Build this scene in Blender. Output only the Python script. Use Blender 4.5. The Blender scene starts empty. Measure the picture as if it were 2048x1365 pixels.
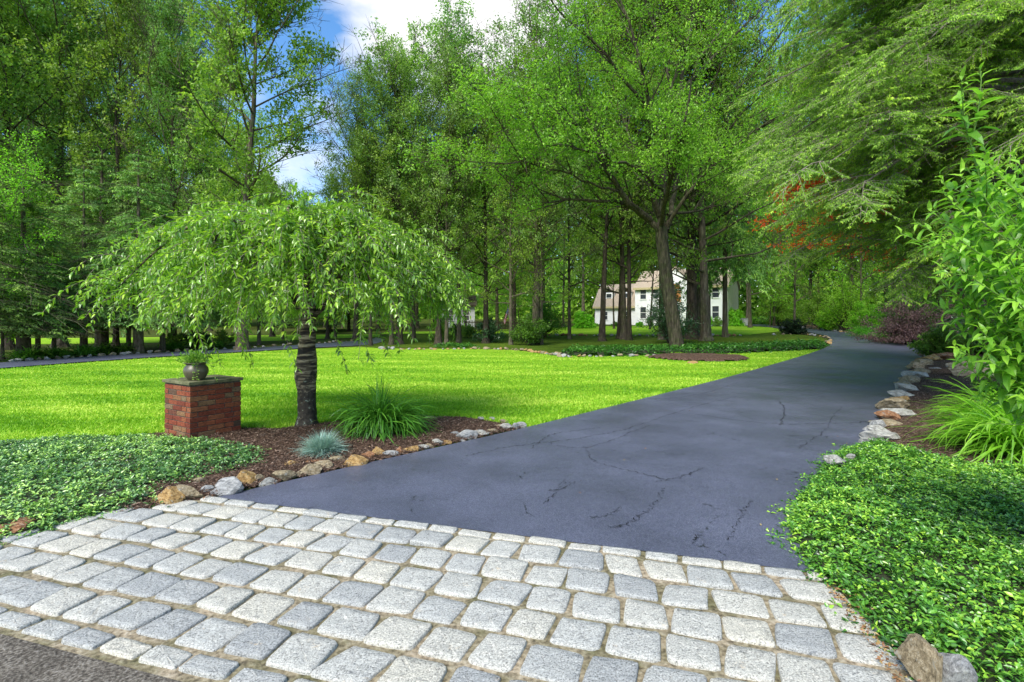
import bpy, math, random
import numpy as np
from mathutils import Vector
from mathutils.geometry import tessellate_polygon

# ------------------------------------------------------------------ camera, world, sun
scene = bpy.context.scene
COL = scene.collection
CAM_H, HOR, FPX, CX = 1.6, 640.0, 1024.0, 1024.0
cam_d = bpy.data.cameras.new('camera')
cam_d.sensor_width = 36.0
cam_d.lens = 18.0
cam_d.shift_y = -42.5 / 2048
cam_d.clip_start = 0.05
cam_d.clip_end = 2000
cam = bpy.data.objects.new('camera', cam_d)
cam.location = (0, 0, CAM_H)
cam.rotation_euler = (math.radians(90), 0, 0)
COL.objects.link(cam)
scene.camera = cam

SUN_DIR = Vector((-0.48, -0.80, 1.0)).normalized()      # towards the sun
sun_el = math.asin(SUN_DIR.z)
sun_az = math.atan2(SUN_DIR.x, SUN_DIR.y)
w = bpy.data.worlds.new('World')
scene.world = w
w.use_nodes = True
nt = w.node_tree
nt.nodes.clear()
def N(nt, t, **kw):
    n = nt.nodes.new(t)
    for k, v in kw.items():
        if hasattr(n, k) and not isinstance(getattr(type(n), k, None), property):
            setattr(n, k, v)
    return n
wo = N(nt, 'ShaderNodeOutputWorld')
bg = N(nt, 'ShaderNodeBackground')
bg.inputs['Strength'].default_value = 0.15
sky = N(nt, 'ShaderNodeTexSky')
sky.sky_type = 'NISHITA'
sky.sun_disc = False
sky.sun_elevation = sun_el
sky.sun_rotation = sun_az
sky.air_density = 1.0
sky.dust_density = 0.6
sky.ozone_density = 2.0
hsv = N(nt, 'ShaderNodeHueSaturation')
hsv.inputs['Saturation'].default_value = 1.25
hsv.inputs['Value'].default_value = 0.85
tc = N(nt, 'ShaderNodeTexCoord')
mp = N(nt, 'ShaderNodeMapping')
mp.inputs['Scale'].default_value = (1.0, 1.0, 1.7)
mp.inputs['Location'].default_value = (0.35, 0.1, 0.25)
cn = N(nt, 'ShaderNodeTexNoise')
cn.inputs['Scale'].default_value = 2.3
cn.inputs['Detail'].default_value = 9
cn.inputs['Roughness'].default_value = 0.55
# a bank of cloud stands ahead, a little left of straight on and high up
dotn = N(nt, 'ShaderNodeVectorMath'); dotn.operation = 'DOT_PRODUCT'
nrm = N(nt, 'ShaderNodeVectorMath'); nrm.operation = 'NORMALIZE'
cd = Vector((-0.13, 1.0, 0.68)).normalized()
dotn.inputs[1].default_value = cd
mr = N(nt, 'ShaderNodeMapRange')
mr.inputs['From Min'].default_value = 0.972
mr.inputs['From Max'].default_value = 1.0
mr.inputs['To Min'].default_value = 0.0
mr.inputs['To Max'].default_value = 0.30
add = N(nt, 'ShaderNodeMath'); add.operation = 'ADD'
cr = N(nt, 'ShaderNodeValToRGB')
cr.color_ramp.elements[0].position = 0.57
cr.color_ramp.elements[0].color = (0, 0, 0, 1)
cr.color_ramp.elements[1].position = 0.72
cr.color_ramp.elements[1].color = (1, 1, 1, 1)
mx = N(nt, 'ShaderNodeMixRGB')
# cloud outside the view is brightened, added to lift the ambient light
dot2 = N(nt, 'ShaderNodeVectorMath'); dot2.operation = 'DOT_PRODUCT'
dot2.inputs[1].default_value = Vector((0, 1, 0.45)).normalized()
cc = N(nt, 'ShaderNodeMapRange')
cc.inputs['From Min'].default_value = 0.35; cc.inputs['From Max'].default_value = 0.85
cc.inputs['To Min'].default_value = 9.0; cc.inputs['To Max'].default_value = 3.6
L = nt.links.new
L(nrm.outputs[0], dot2.inputs[0]); L(dot2.outputs['Value'], cc.inputs['Value']); L(cc.outputs[0], mx.inputs['Color2'])
L(tc.outputs['Generated'], nrm.inputs[0]); L(nrm.outputs[0], dotn.inputs[0])
L(nrm.outputs[0], mp.inputs['Vector']); L(mp.outputs[0], cn.inputs['Vector'])
L(dotn.outputs['Value'], mr.inputs['Value'])
L(mr.outputs[0], add.inputs[0]); L(cn.outputs['Fac'], add.inputs[1])
L(add.outputs[0], cr.inputs['Fac']); L(cr.outputs['Color'], mx.inputs['Fac'])
L(sky.outputs[0], hsv.inputs['Color']); L(hsv.outputs[0], mx.inputs['Color1'])
L(mx.outputs[0], bg.inputs['Color']); L(bg.outputs[0], wo.inputs['Surface'])

sd = bpy.data.lights.new('sun', 'SUN')
sd.energy = 3.0
sd.angle = math.radians(32)
sd.color = (1.0, 0.95, 0.86)
so = bpy.data.objects.new('sun', sd)
so.rotation_euler = SUN_DIR.to_track_quat('Z', 'Y').to_euler()
so.location = (0, 0, 60)
COL.objects.link(so)
vs = scene.view_settings
vs.view_transform = 'Standard'
try: vs.look = 'None'
except Exception: pass
vs.gamma = 1
vs.use_curve_mapping = False
vs.exposure = 1.15

# ------------------------------------------------------------------ terrain and projection helpers
def gh(x, y):
    y = np.asarray(y, float)
    return np.where(y < 28, 0.0, np.where(y < 75, (y - 28) * 0.0191, 0.8977 + (y - 75) * 0.03))
def ghf(x, y): return float(gh(x, y))
def P(px, py):
    """point of the terrain seen at a photo pixel"""
    s = (py - HOR) / FPX
    Y = CAM_H / max(s, 1e-4)
    if Y > 28:
        Y = (CAM_H + 28 * 0.0191) / (s + 0.0191)
        if Y > 75: Y = (CAM_H - 0.8977 + 75 * 0.03) / (s + 0.03)
    X = (px - CX) / FPX * Y
    return (X, Y, ghf(X, Y))
def zat(py, Y): return CAM_H - (py - HOR) / FPX * Y
def xat(px, Y): return (px - CX) / FPX * Y

# ------------------------------------------------------------------ objects
def tag(o, label=None, cat=None, group=None, kind=None):
    if label: o['label'] = label
    if cat: o['category'] = cat
    if group: o['group'] = group
    if kind: o['kind'] = kind
    return o
def thing(name, label, cat, loc=(0, 0, 0), rz=0, group=None, scale=None):
    o = bpy.data.objects.new(name, None)
    o.empty_display_size = 0.2
    COL.objects.link(o)
    o.location = loc
    o.rotation_euler = (0, 0, rz)
    if scale: o.scale = scale
    return tag(o, label, cat, group)
def unit(v):
    v = np.asarray(v, float)
    return v / np.maximum(np.linalg.norm(v, axis=-1, keepdims=True), 1e-9)

class Geo:
    def __init__(s):
        s.V = []; s.Q = []; s.T = []; s.n = 0
        s.qr = []; s.tr = []; s.qm = []; s.tm = []
    def add(s, V, Q=None, T=None, r=0.5, m=0):
        V = np.asarray(V, np.float32).reshape(-1, 3)
        if Q is not None and len(Q):
            Q = np.asarray(Q, np.int64).reshape(-1, 4)
            s.Q.append(Q + s.n)
            s.qr.append(np.broadcast_to(np.asarray(r, np.float32), (len(Q),)) if np.ndim(r) == 0 or len(r) == len(Q) else np.full(len(Q), .5, np.float32))
            s.qm.append(np.full(len(Q), m, np.int32))
        if T is not None and len(T):
            T = np.asarray(T, np.int64).reshape(-1, 3)
            s.T.append(T + s.n)
            s.tr.append(np.broadcast_to(np.asarray(r, np.float32), (len(T),)) if np.ndim(r) == 0 or len(r) == len(T) else np.full(len(T), .5, np.float32))
            s.tm.append(np.full(len(T), m, np.int32))
        s.V.append(V); s.n += len(V)
    def box(s, x0, x1, y0, y1, z0, z1, m=0, r=.5):
        V = [(x, y, z) for z in (z0, z1) for y in (y0, y1) for x in (x0, x1)]
        Q = [(0, 2, 3, 1), (4, 5, 7, 6), (0, 1, 5, 4), (2, 6, 7, 3), (0, 4, 6, 2), (1, 3, 7, 5)]
        s.add(V, Q, m=m, r=r)
    def mesh(s, name, mats, smooth=False):
        me = bpy.data.meshes.new(name)
        V = np.concatenate(s.V) if s.V else np.zeros((0, 3), np.float32)
        Q = np.concatenate(s.Q) if s.Q else np.zeros((0, 4), np.int64)
        T = np.concatenate(s.T) if s.T else np.zeros((0, 3), np.int64)
        nq, ntr = len(Q), len(T)
        me.vertices.add(len(V)); me.vertices.foreach_set('co', V.ravel())
        me.loops.add(nq * 4 + ntr * 3)
        me.loops.foreach_set('vertex_index', np.concatenate([Q.ravel(), T.ravel()]).astype(np.int32))
        me.polygons.add(nq + ntr)
        st = np.concatenate([np.arange(nq) * 4, nq * 4 + np.arange(ntr) * 3]).astype(np.int32)
        me.polygons.foreach_set('loop_start', st)
        mi = np.concatenate([a for a in s.qm + s.tm]) if (s.qm or s.tm) else np.zeros(0, np.int32)
        me.polygons.foreach_set('material_index', mi)
        me.polygons.foreach_set('use_smooth', np.full(nq + ntr, smooth))
        at = me.attributes.new('rnd', 'FLOAT', 'FACE')
        at.data.foreach_set('value', np.concatenate([a for a in s.qr + s.tr]).astype(np.float32))
        for m in (mats if isinstance(mats, (list, tuple)) else [mats]): me.materials.append(m)
        me.update(calc_edges=True)
        return me
    def build(s, name, mats, parent=None, smooth=False):
        o = bpy.data.objects.new(name, s.mesh(name, mats, smooth))
        COL.objects.link(o)
        if parent: o.parent = parent
        return o

def segs(g, P0, P1, R0, R1, k=4, m=0):
    """many straight tapered twigs at once"""
    P0 = np.asarray(P0, float).reshape(-1, 3); P1 = np.asarray(P1, float).reshape(-1, 3)
    n = len(P0)
    if not n: return
    R0 = np.broadcast_to(R0, (n,)); R1 = np.broadcast_to(R1, (n,))
    d = unit(P1 - P0)
    a = np.where(np.abs(d[:, 2:3]) > .9, np.array([[1., 0, 0]]), np.array([[0, 0, 1.]]))
    u = unit(np.cross(d, a)); v = np.cross(d, u)
    ang = np.arange(k) * 2 * math.pi / k
    ring = u[:, None, :] * np.cos(ang)[None, :, None] + v[:, None, :] * np.sin(ang)[None, :, None]
    A = P0[:, None, :] + ring * R0[:, None, None]
    B = P1[:, None, :] + ring * R1[:, None, None]
    V = np.concatenate([A, B], 1).reshape(-1, 3)
    i = np.arange(k); j = (i + 1) % k
    q = np.stack([i, j, j + k, i + k], 1)
    Q = (q[None] + (np.arange(n) * 2 * k)[:, None, None]).reshape(-1, 4)
    g.add(V, Q, m=m)
def tube(g, pts, rad, k=10, m=0, rough=0.0, rng=None, caps=True):
    """one smooth bent tapered tube"""
    pts = np.asarray(pts, float); n = len(pts)
    rad = np.broadcast_to(rad, (n,)).astype(float)
    d = unit(np.gradient(pts, axis=0))
    a = np.array([1., 0, 0]) if abs(d[0][2]) > .7 else np.array([0, 0, 1.])
    V = []
    ang = np.arange(k) * 2 * math.pi / k
    u = unit(np.cross(d[0], a))
    for i in range(n):
        u = unit(u - d[i] * np.dot(u, d[i])); v = np.cross(d[i], u)
        r = rad[i] * (1 + (rng.normal(0, rough, k) if rng is not None and rough else 0))
        r = np.broadcast_to(r, (k,))
        V.append(pts[i] + (np.outer(np.cos(ang) * r, u) + np.outer(np.sin(ang) * r, v)))
    V = np.concatenate(V)
    i = np.arange(k); j = (i + 1) % k
    q = np.stack([i, j, j + k, i + k], 1)
    Q = (q[None] + (np.arange(n - 1) * k)[:, None, None]).reshape(-1, 4)
    T = []
    if caps:
        V = np.concatenate([V, pts[:1], pts[-1:]])
        b = n * k
        T = [(b, (t + 1) % k, t) for t in range(k)] + [(b + 1, (n - 1) * k + t, (n - 1) * k + (t + 1) % k) for t in range(k)]
    g.add(V, Q, T, m=m)
def smoothpath(pts, n=20):
    """Catmull-Rom through control points"""
    p = np.asarray(pts, float); k = len(p)
    p = np.concatenate([[2 * p[0] - p[1]], p, [2 * p[-1] - p[-2]]])
    out = []
    for t in np.linspace(0, k - 1 - 1e-6, n):
        i = int(t); f = t - i
        a, b, c, d = p[i], p[i + 1], p[i + 2], p[i + 3]
        out.append(0.5 * ((2 * b) + (c - a) * f + (2 * a - 5 * b + 4 * c - d) * f * f + (3 * b - a - 3 * c + d) * f ** 3))
    return np.array(out)

def leaves(g, Pb, D, Nn, Ln, Wd, r, kind=0, sag=0.15, m=0):
    """kind 0: one quad; 1: folded leaf (2 quads); 2: fine leaf (6 faces)"""
    n = len(Pb)
    D = unit(D); S = unit(np.cross(D, Nn)); Nn = np.cross(S, D)
    Ln = np.broadcast_to(Ln, (n,))[:, None]; Wd = np.broadcast_to(Wd, (n,))[:, None]
    b = Pb; t = Pb + D * Ln - Nn * Ln * sag
    o = (np.arange(n))[:, None, None]
    if kind == 0:
        c = Pb + D * Ln * .48 + Nn * Ln * sag * .3
        V = np.stack([b, c + S * Wd * .5, t, c - S * Wd * .5], 1).reshape(-1, 3)
        g.add(V, (np.array([[0, 1, 2, 3]])[None] + o * 4).reshape(-1, 4), r=r, m=m)
    elif kind == 1:
        c = Pb + D * Ln * .5
        up = Nn * Wd * .18
        V = np.stack([b, c + S * Wd * .5 + up, t, c - S * Wd * .5 + up, c], 1).reshape(-1, 3)
        g.add(V, (np.array([[0, 1, 2, 4], [0, 4, 2, 3]])[None] + o * 5).reshape(-1, 4), r=np.repeat(r, 2), m=m)
    else:
        up = Nn * Wd * .16
        c1 = Pb + D * Ln * .3 + Nn * Ln * sag * .25; c2 = Pb + D * Ln * .68 - Nn * Ln * sag * .25
        V = np.stack([b, c1 + S * Wd * .46 + up, c2 + S * Wd * .38 + up * .8, t, c2 - S * Wd * .38 + up * .8, c1 - S * Wd * .46 + up, c1, c2], 1).reshape(-1, 3)
        Q = np.array([[6, 1, 2, 7], [5, 6, 7, 4]]); T = np.array([[0, 1, 6], [0, 6, 5], [7, 2, 3], [4, 7, 3]])
        base = g.n
        g.add(V, (Q[None] + o * 8).reshape(-1, 4), r=np.repeat(r, 2), m=m)
        g.T.append((T[None] + o * 8).reshape(-1, 3) + base)
        g.tr.append(np.repeat(r, 4).astype(np.float32)); g.tm.append(np.full(4 * n, m, np.int32))

def inpoly(x, y, poly):
    x = np.asarray(x); y = np.asarray(y)
    ins = np.zeros(x.shape, bool)
    n = len(poly)
    for i in range(n):
        x0, y0 = poly[i][:2]; x1, y1 = poly[(i + 1) % n][:2]
        c = ((y0 > y) != (y1 > y)) & (x < (x1 - x0) * (y - y0) / ((y1 - y0) if y1 != y0 else 1e-9) + x0)
        ins ^= c
    return ins
def edgedist(x, y, poly):
    d = np.full(np.shape(x), 1e9)
    n = len(poly)
    for i in range(n):
        x0, y0 = poly[i][:2]; x1, y1 = poly[(i + 1) % n][:2]
        vx, vy = x1 - x0, y1 - y0
        t = np.clip(((x - x0) * vx + (y - y0) * vy) / max(vx * vx + vy * vy, 1e-9), 0, 1)
        d = np.minimum(d, np.hypot(x - x0 - t * vx, y - y0 - t * vy))
    return d
def wob(x, y, s=1.0, ph=0.0):
    """cheap smooth noise, about -1..1"""
    x = np.asarray(x) * s; y = np.asarray(y) * s
    return (np.sin(x * 1.7 + y * .9 + ph) + np.sin(x * -.8 + y * 2.1 + 1.3 + ph * 2) + .6 * np.sin(x * 3.1 + y * 2.7 + 4 + ph) + .5 * np.sin(x * 4.7 - y * 4.1 + 2 + ph)) / 3.1

# ------------------------------------------------------------------ materials
def new_mat(name):
    m = bpy.data.materials.new(name)
    m.use_nodes = True
    t = m.node_tree
    t.nodes.clear()
    return m, t
def ramp(t, stops):
    r = t.nodes.new('ShaderNodeValToRGB')
    e = r.color_ramp.elements
    while len(e) < len(stops): e.new(0.5)
    for i, (p, c) in enumerate(stops):
        e[i].position = p
        e[i].color = (*c, 1) if len(c) == 3 else c
    return r
def noise(t, vec, scale, detail=4, rough=.55, dist=0):
    n = t.nodes.new('ShaderNodeTexNoise')
    n.inputs['Scale'].default_value = scale
    n.inputs['Detail'].default_value = detail
    n.inputs['Roughness'].default_value = rough
    n.inputs['Distortion'].default_value = dist
    t.links.new(vec, n.inputs['Vector'])
    return n
def mixc(t, a, b, f, mode='MIX'):
    m = t.nodes.new('ShaderNodeMixRGB')
    m.blend_type = mode
    for s, v in (('Fac', f), ('Color1', a), ('Color2', b)):
        if hasattr(v, 'is_linked') or hasattr(v, 'links'): t.links.new(v, m.inputs[s])
        elif s == 'Fac': m.inputs[s].default_value = v
        else: m.inputs[s].default_value = (*v, 1)
    return m.outputs[0]
def coords(t, kind='Object', scale=(1, 1, 1), rot=(0, 0, 0)):
    c = t.nodes.new('ShaderNodeTexCoord')
    mpn = t.nodes.new('ShaderNodeMapping')
    mpn.inputs['Scale'].default_value = scale
    mpn.inputs['Rotation'].default_value = rot
    t.links.new(c.outputs[kind], mpn.inputs['Vector'])
    return mpn.outputs[0]
def finish(t, color, rough=.8, bump=None, bstr=.3, bdist=.01, spec=.5):
    p = t.nodes.new('ShaderNodeBsdfPrincipled')
    o = t.nodes.new('ShaderNodeOutputMaterial')
    if isinstance(color, tuple): p.inputs['Base Color'].default_value = (*color, 1)
    else: t.links.new(color, p.inputs['Base Color'])
    if isinstance(rough, (int, float)): p.inputs['Roughness'].default_value = rough
    else: t.links.new(rough, p.inputs['Roughness'])
    p.inputs['Specular IOR Level'].default_value = spec
    if bump is not None:
        b = t.nodes.new('ShaderNodeBump')
        b.inputs['Strength'].default_value = bstr
        b.inputs['Distance'].default_value = bdist
        t.links.new(bump, b.inputs['Height'])
        t.links.new(b.outputs[0], p.inputs['Normal'])
    t.links.new(p.outputs[0], o.inputs['Surface'])
    return p
def attr(t, name='rnd'):
    a = t.nodes.new('ShaderNodeAttribute')
    a.attribute_name = name
    return a.outputs['Fac']
def noisy(name, stops, scale, rough=.85, bstr=.4, bdist=.01, sc=(1, 1, 1), detail=6, spec=.3, kind='Object', dist=0, big=None):
    m, t = new_mat(name)
    v = coords(t, kind, sc)
    n = noise(t, v, scale, detail, .6, dist)
    r = ramp(t, stops); t.links.new(n.outputs['Fac'], r.inputs['Fac'])
    c = r.outputs[0]
    if big:
        n2 = noise(t, v, big[0], 3); r2 = ramp(t, [(.35, big[1]), (.65, (1, 1, 1))])
        t.links.new(n2.outputs['Fac'], r2.inputs['Fac'])
        c = mixc(t, c, r2.outputs[0], 1.0, 'MULTIPLY')
    finish(t, c, rough, n.outputs['Fac'], bstr, bdist, spec)
    return m
def leafmat(name, dark, mid, light, trans=.35, rough=.45, spec=.4, objvar=.5, tmul=1.5):
    m, t = new_mat(name)
    a = attr(t)
    r = ramp(t, [(0, dark), (.55, mid), (1, light)])
    t.links.new(a, r.inputs['Fac'])
    oi = t.nodes.new('ShaderNodeObjectInfo')
    h = t.nodes.new('ShaderNodeHueSaturation')
    mh = t.nodes.new('ShaderNodeMapRange')
    mh.inputs['To Min'].default_value = .5 - .022 * objvar
    mh.inputs['To Max'].default_value = .5 + .022 * objvar
    mv = t.nodes.new('ShaderNodeMapRange')
    mv.inputs['To Min'].default_value = 1 - .35 * objvar
    mv.inputs['To Max'].default_value = 1 + .35 * objvar
    t.links.new(oi.outputs['Random'], mh.inputs['Value']); t.links.new(oi.outputs['Random'], mv.inputs['Value'])
    t.links.new(mh.outputs[0], h.inputs['Hue']); t.links.new(mv.outputs[0], h.inputs['Value'])
    t.links.new(r.outputs[0], h.inputs['Color'])
    c = h.outputs[0]
    p = t.nodes.new('ShaderNodeBsdfPrincipled')
    p.inputs['Roughness'].default_value = rough
    p.inputs['Specular IOR Level'].default_value = spec
    t.links.new(c, p.inputs['Base Color'])
    tr = t.nodes.new('ShaderNodeBsdfTranslucent')
    tcx = mixc(t, c, (1.0 * tmul, 1.15 * tmul, .55 * tmul), 1.0, 'MULTIPLY')
    t.links.new(tcx, tr.inputs['Color'])
    ms = t.nodes.new('ShaderNodeMixShader')
    ms.inputs[0].default_value = trans
    t.links.new(p.outputs[0], ms.inputs[1]); t.links.new(tr.outputs[0], ms.inputs[2])
    o = t.nodes.new('ShaderNodeOutputMaterial')
    t.links.new(ms.outputs[0], o.inputs['Surface'])
    return m

M = {}
M['leaf_maple'] = leafmat('maple leaves', (0.089, 0.168, 0.020), (0.187, 0.337, 0.035), (0.375, 0.546, 0.057), .42)
M['leaf_oak'] = leafmat('oak leaves', (0.097, 0.183, 0.035), (0.217, 0.365, 0.053), (0.447, 0.585, 0.080), .36)
M['leaf_blue'] = leafmat('ash leaves', (0.099, 0.186, 0.052), (0.203, 0.348, 0.083), (0.361, 0.511, 0.106), .34)
M['leaf_far'] = leafmat('far leaves', (0.104, 0.204, 0.029), (0.248, 0.430, 0.050), (0.497, 0.650, 0.084), .4, spec=.2)
M['leaf_bright'] = leafmat('bright maple leaves', (0.125, 0.282, 0.018), (0.235, 0.492, 0.028), (0.386, 0.684, 0.051), .42)
M['needle'] = leafmat('hemlock needles', (0.086, 0.186, 0.053), (0.198, 0.356, 0.080), (0.435, 0.650, 0.109), .25, rough=.5, spec=.25)
M['needle_near'] = leafmat('hemlock sprays', (0.100, 0.202, 0.036), (0.247, 0.437, 0.052), (0.534, 0.715, 0.076), .32, rough=.5, spec=.25, objvar=.1)
M['cherry'] = leafmat('weeping cherry leaves', (0.094, 0.200, 0.028), (0.265, 0.463, 0.037), (0.592, 0.725, 0.070), .34, rough=.33, spec=1.0, objvar=0)
M['vib'] = leafmat('large shrub leaves', (0.087, 0.223, 0.026), (0.188, 0.401, 0.037), (0.364, 0.601, 0.058), .40, rough=.32, spec=.5, objvar=0)
M['vinca'] = leafmat('periwinkle leaves', (0.026, 0.077, 0.028), (0.121, 0.276, 0.073), (0.483, 0.725, 0.146), .18, rough=.34, spec=.8, objvar=0)  # grey-green tint carries the sky's reflection, painted into the leaf colour
M['vinca_r'] = leafmat('yellower periwinkle leaves', (0.018, 0.065, 0.013), (0.104, 0.297, 0.030), (0.391, 0.642, 0.058), .20, rough=.34, spec=.7, objvar=0)  # yellower greens than the left carpet's leaves
M['pachy'] = leafmat('pachysandra leaves', (.022, .085, .014), (.05, .17, .020), (.11, .28, .03), .25, rough=.35, spec=.4, objvar=0)
M['red'] = leafmat('red maple leaves', (0.550, 0.055, 0.012), (0.800, 0.108, 0.017), (0.800, 0.215, 0.029), .5, objvar=0)
M['purple'] = leafmat('purple maple leaves', (0.056, 0.038, 0.046), (0.141, 0.078, 0.085), (0.243, 0.160, 0.133), .3, objvar=0)
M['rhodo'] = leafmat('rhododendron leaves', (0.018, 0.054, 0.020), (0.046, 0.118, 0.036), (0.126, 0.234, 0.083), .15, rough=.3, spec=.5, objvar=0)
M['shrub'] = leafmat('shrub leaves', (0.037, 0.105, 0.014), (0.095, 0.221, 0.022), (0.189, 0.375, 0.034), .35)
M['daylily'] = leafmat('strap leaves', (0.032, 0.116, 0.013), (0.081, 0.243, 0.026), (0.172, 0.402, 0.041), .3, rough=.35, spec=.4, objvar=0)
M['daylily_r'] = leafmat('bright strap leaves', (.10, .26, .016), (.19, .42, .026), (.33, .58, .06), .35, rough=.35, spec=.4, objvar=0)  # brighter, yellower greens than the other strap leaves
M['fescue'] = leafmat('blue fescue blades', (.12, .22, .18), (.26, .42, .36), (.48, .62, .52), .15, objvar=0, tmul=1.0)
M['grassblade'] = leafmat('grass blades', (0.114, 0.279, 0.017), (0.258, 0.470, 0.025), (0.537, 0.649, 0.104), .3, objvar=0, spec=.15)
M['box'] = leafmat('dark clipped leaves', (.006, .014, .007), (.014, .034, .012), (.04, .08, .03), .05, rough=.5, spec=.2, objvar=0)
M['moundgrass'] = leafmat('mound grass blades', (.08, .28, .03), (.16, .46, .04), (.34, .66, .08), .35, objvar=0)
M['potleaf'] = leafmat('pot plant leaves', (.05, .15, .015), (.13, .30, .03), (.30, .46, .07), .3, objvar=0)

def bark(name, a, b, c, sc=(1, 1, .18), s=14, bstr=.8):
    m, t = new_mat(name)
    v = coords(t, 'Object', sc)
    n = noise(t, v, s, 6, .65)
    n2 = noise(t, coords(t, 'Object'), 3.5, 4)
    r = ramp(t, [(.3, a), (.52, b), (.75, c)]); t.links.new(n.outputs['Fac'], r.inputs['Fac'])
    r2 = ramp(t, [(.45, (1, 1, 1)), (.62, (.75, .95, .62))]); t.links.new(n2.outputs['Fac'], r2.inputs['Fac'])
    col = mixc(t, r.outputs[0], r2.outputs[0], 1.0, 'MULTIPLY')
    finish(t, col, .9, n.outputs['Fac'], bstr, .03, .2)
    return m
M['bark'] = bark('grey brown bark', (.030, .024, .018), (.095, .078, .055), (.20, .17, .12))
M['bark_dark'] = bark('dark bark', (.018, .014, .011), (.055, .043, .032), (.12, .095, .07))
M['bark_main'] = bark('mossy grey bark', (.014, .012, .008), (.060, .052, .034), (.155, .135, .09), s=13)
M['bark_red'] = bark('red brown bark', (.055, .028, .018), (.14, .075, .045), (.22, .13, .08))
M['twig'] = noisy('grey twigs', [(.3, (.10, .085, .06)), (.7, (.26, .23, .18))], 20, .9)
M['stem'] = noisy('green stems', [(.3, (.08, .16, .03)), (.7, (.16, .28, .05))], 20, .6)

def cherrybark():
    m, t = new_mat('cherry bark with lenticels')
    n = noise(t, coords(t, 'Object', (1, 1, 7)), 4.2, 5, .6, .3)
    r = ramp(t, [(.40, (.018, .014, .011)), (.50, (.08, .06, .037)), (.60, (.30, .25, .16)), (.78, (.44, .38, .27))])
    t.links.new(n.outputs['Fac'], r.inputs['Fac'])
    n2 = noise(t, coords(t, 'Object'), 7, 5, .6)
    sx = t.nodes.new('ShaderNodeSeparateXYZ'); t.links.new(coords(t, 'Object'), sx.inputs[0])
    mrn = t.nodes.new('ShaderNodeMapRange')
    mrn.inputs['From Min'].default_value = .3; mrn.inputs['From Max'].default_value = 1.0
    mrn.inputs['To Min'].default_value = .18; mrn.inputs['To Max'].default_value = -.15
    t.links.new(sx.outputs[2], mrn.inputs['Value'])
    ad = t.nodes.new('ShaderNodeMath'); ad.operation = 'ADD'
    t.links.new(mrn.outputs[0], ad.inputs[0]); t.links.new(n2.outputs['Fac'], ad.inputs[1])
    r2 = ramp(t, [(.50, (0, 0, 0)), (.58, (1, 1, 1))]); t.links.new(ad.outputs[0], r2.inputs['Fac'])
    n3 = noise(t, coords(t, 'Object'), 16, 4)
    r3 = ramp(t, [(.35, (.018, .015, .012)), (.60, (.05, .042, .03)), (.66, (.22, .26, .20))]); t.links.new(n3.outputs['Fac'], r3.inputs['Fac'])
    c = mixc(t, r.outputs[0], r3.outputs[0], r2.outputs[0])
    finish(t, c, .75, n.outputs['Fac'], .9, .02, .3)
    return m
M['cherrybark'] = cherrybark()

def asphalt():
    m, t = new_mat('sealed asphalt')
    v = coords(t)
    n = noise(t, v, 130, 4, .85)
    n2 = noise(t, v, .8, 5, .6)
    n3 = noise(t, v, 90, 3, .7)
    r = ramp(t, [(.33, (.026, .029, .043)), (.47, (.066, .073, .108)), (.60, (.14, .15, .20)), (.72, (.32, .33, .40))])
    t.links.new(n.outputs['Fac'], r.inputs['Fac'])
    r2 = ramp(t, [(.35, (.78, .78, .80)), (.65, (1.12, 1.12, 1.14))]); t.links.new(n2.outputs['Fac'], r2.inputs['Fac'])
    c = mixc(t, r.outputs[0], r2.outputs[0], 1, 'MULTIPLY')
    # fine craze cracks where the surface is worn
    vo = t.nodes.new('ShaderNodeTexVoronoi'); vo.feature = 'DISTANCE_TO_EDGE'
    vo.inputs['Scale'].default_value = 1.5
    nd = noise(t, v, 3.0, 6, .7)
    vm = t.nodes.new('ShaderNodeMixRGB'); vm.inputs[0].default_value = .16
    t.links.new(v, vm.inputs[1]); t.links.new(nd.outputs['Color'], vm.inputs[2]); t.links.new(vm.outputs[0], vo.inputs['Vector'])
    rc = ramp(t, [(.004, (1, 1, 1)), (.011, (0, 0, 0))]); t.links.new(vo.outputs['Distance'], rc.inputs['Fac'])
    nm = noise(t, v, .9, 4, .7); rm = ramp(t, [(.52, (0, 0, 0)), (.60, (1, 1, 1))]); t.links.new(nm.outputs['Fac'], rm.inputs['Fac'])
    nm2 = noise(t, v, 14, 3, .7); rm2 = ramp(t, [(.45, (0, 0, 0)), (.55, (1, 1, 1))]); t.links.new(nm2.outputs['Fac'], rm2.inputs['Fac'])
    f = mixc(t, rc.outputs[0], rm.outputs[0], 1, 'MULTIPLY')
    f = mixc(t, f, rm2.outputs[0], 1, 'MULTIPLY')
    c = mixc(t, c, (.008, .008, .010), f)
    npit = noise(t, v, 38, 5, .8); rp = ramp(t, [(.30, (1, 1, 1)), (.36, (0, 0, 0))]); t.links.new(npit.outputs['Fac'], rp.inputs['Fac'])
    c = mixc(t, c, (.015, .016, .020), rp.outputs[0])
    bmp = mixc(t, n3.outputs['Fac'], n.outputs['Fac'], .6)
    rr = ramp(t, [(.35, (.33, .33, .33)), (.65, (.50, .50, .50))]); t.links.new(n2.outputs['Fac'], rr.inputs['Fac'])
    finish(t, c, rr.outputs[0], bmp, .7, .008, .5)
    return m
M['asphalt'] = asphalt()
M['crack'] = noisy('open cracks', [(.3, (.006, .006, .007)), (.7, (.02, .02, .022))], 60, .95)
M['road'] = noisy('worn road edge', [(.30, (.03, .027, .023)), (.45, (.13, .11, .085)), (.60, (.30, .27, .22)), (.72, (.5, .47, .42))], 75, .95, .9, .01, big=(1.6, (.30, .29, .28)))
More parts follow.
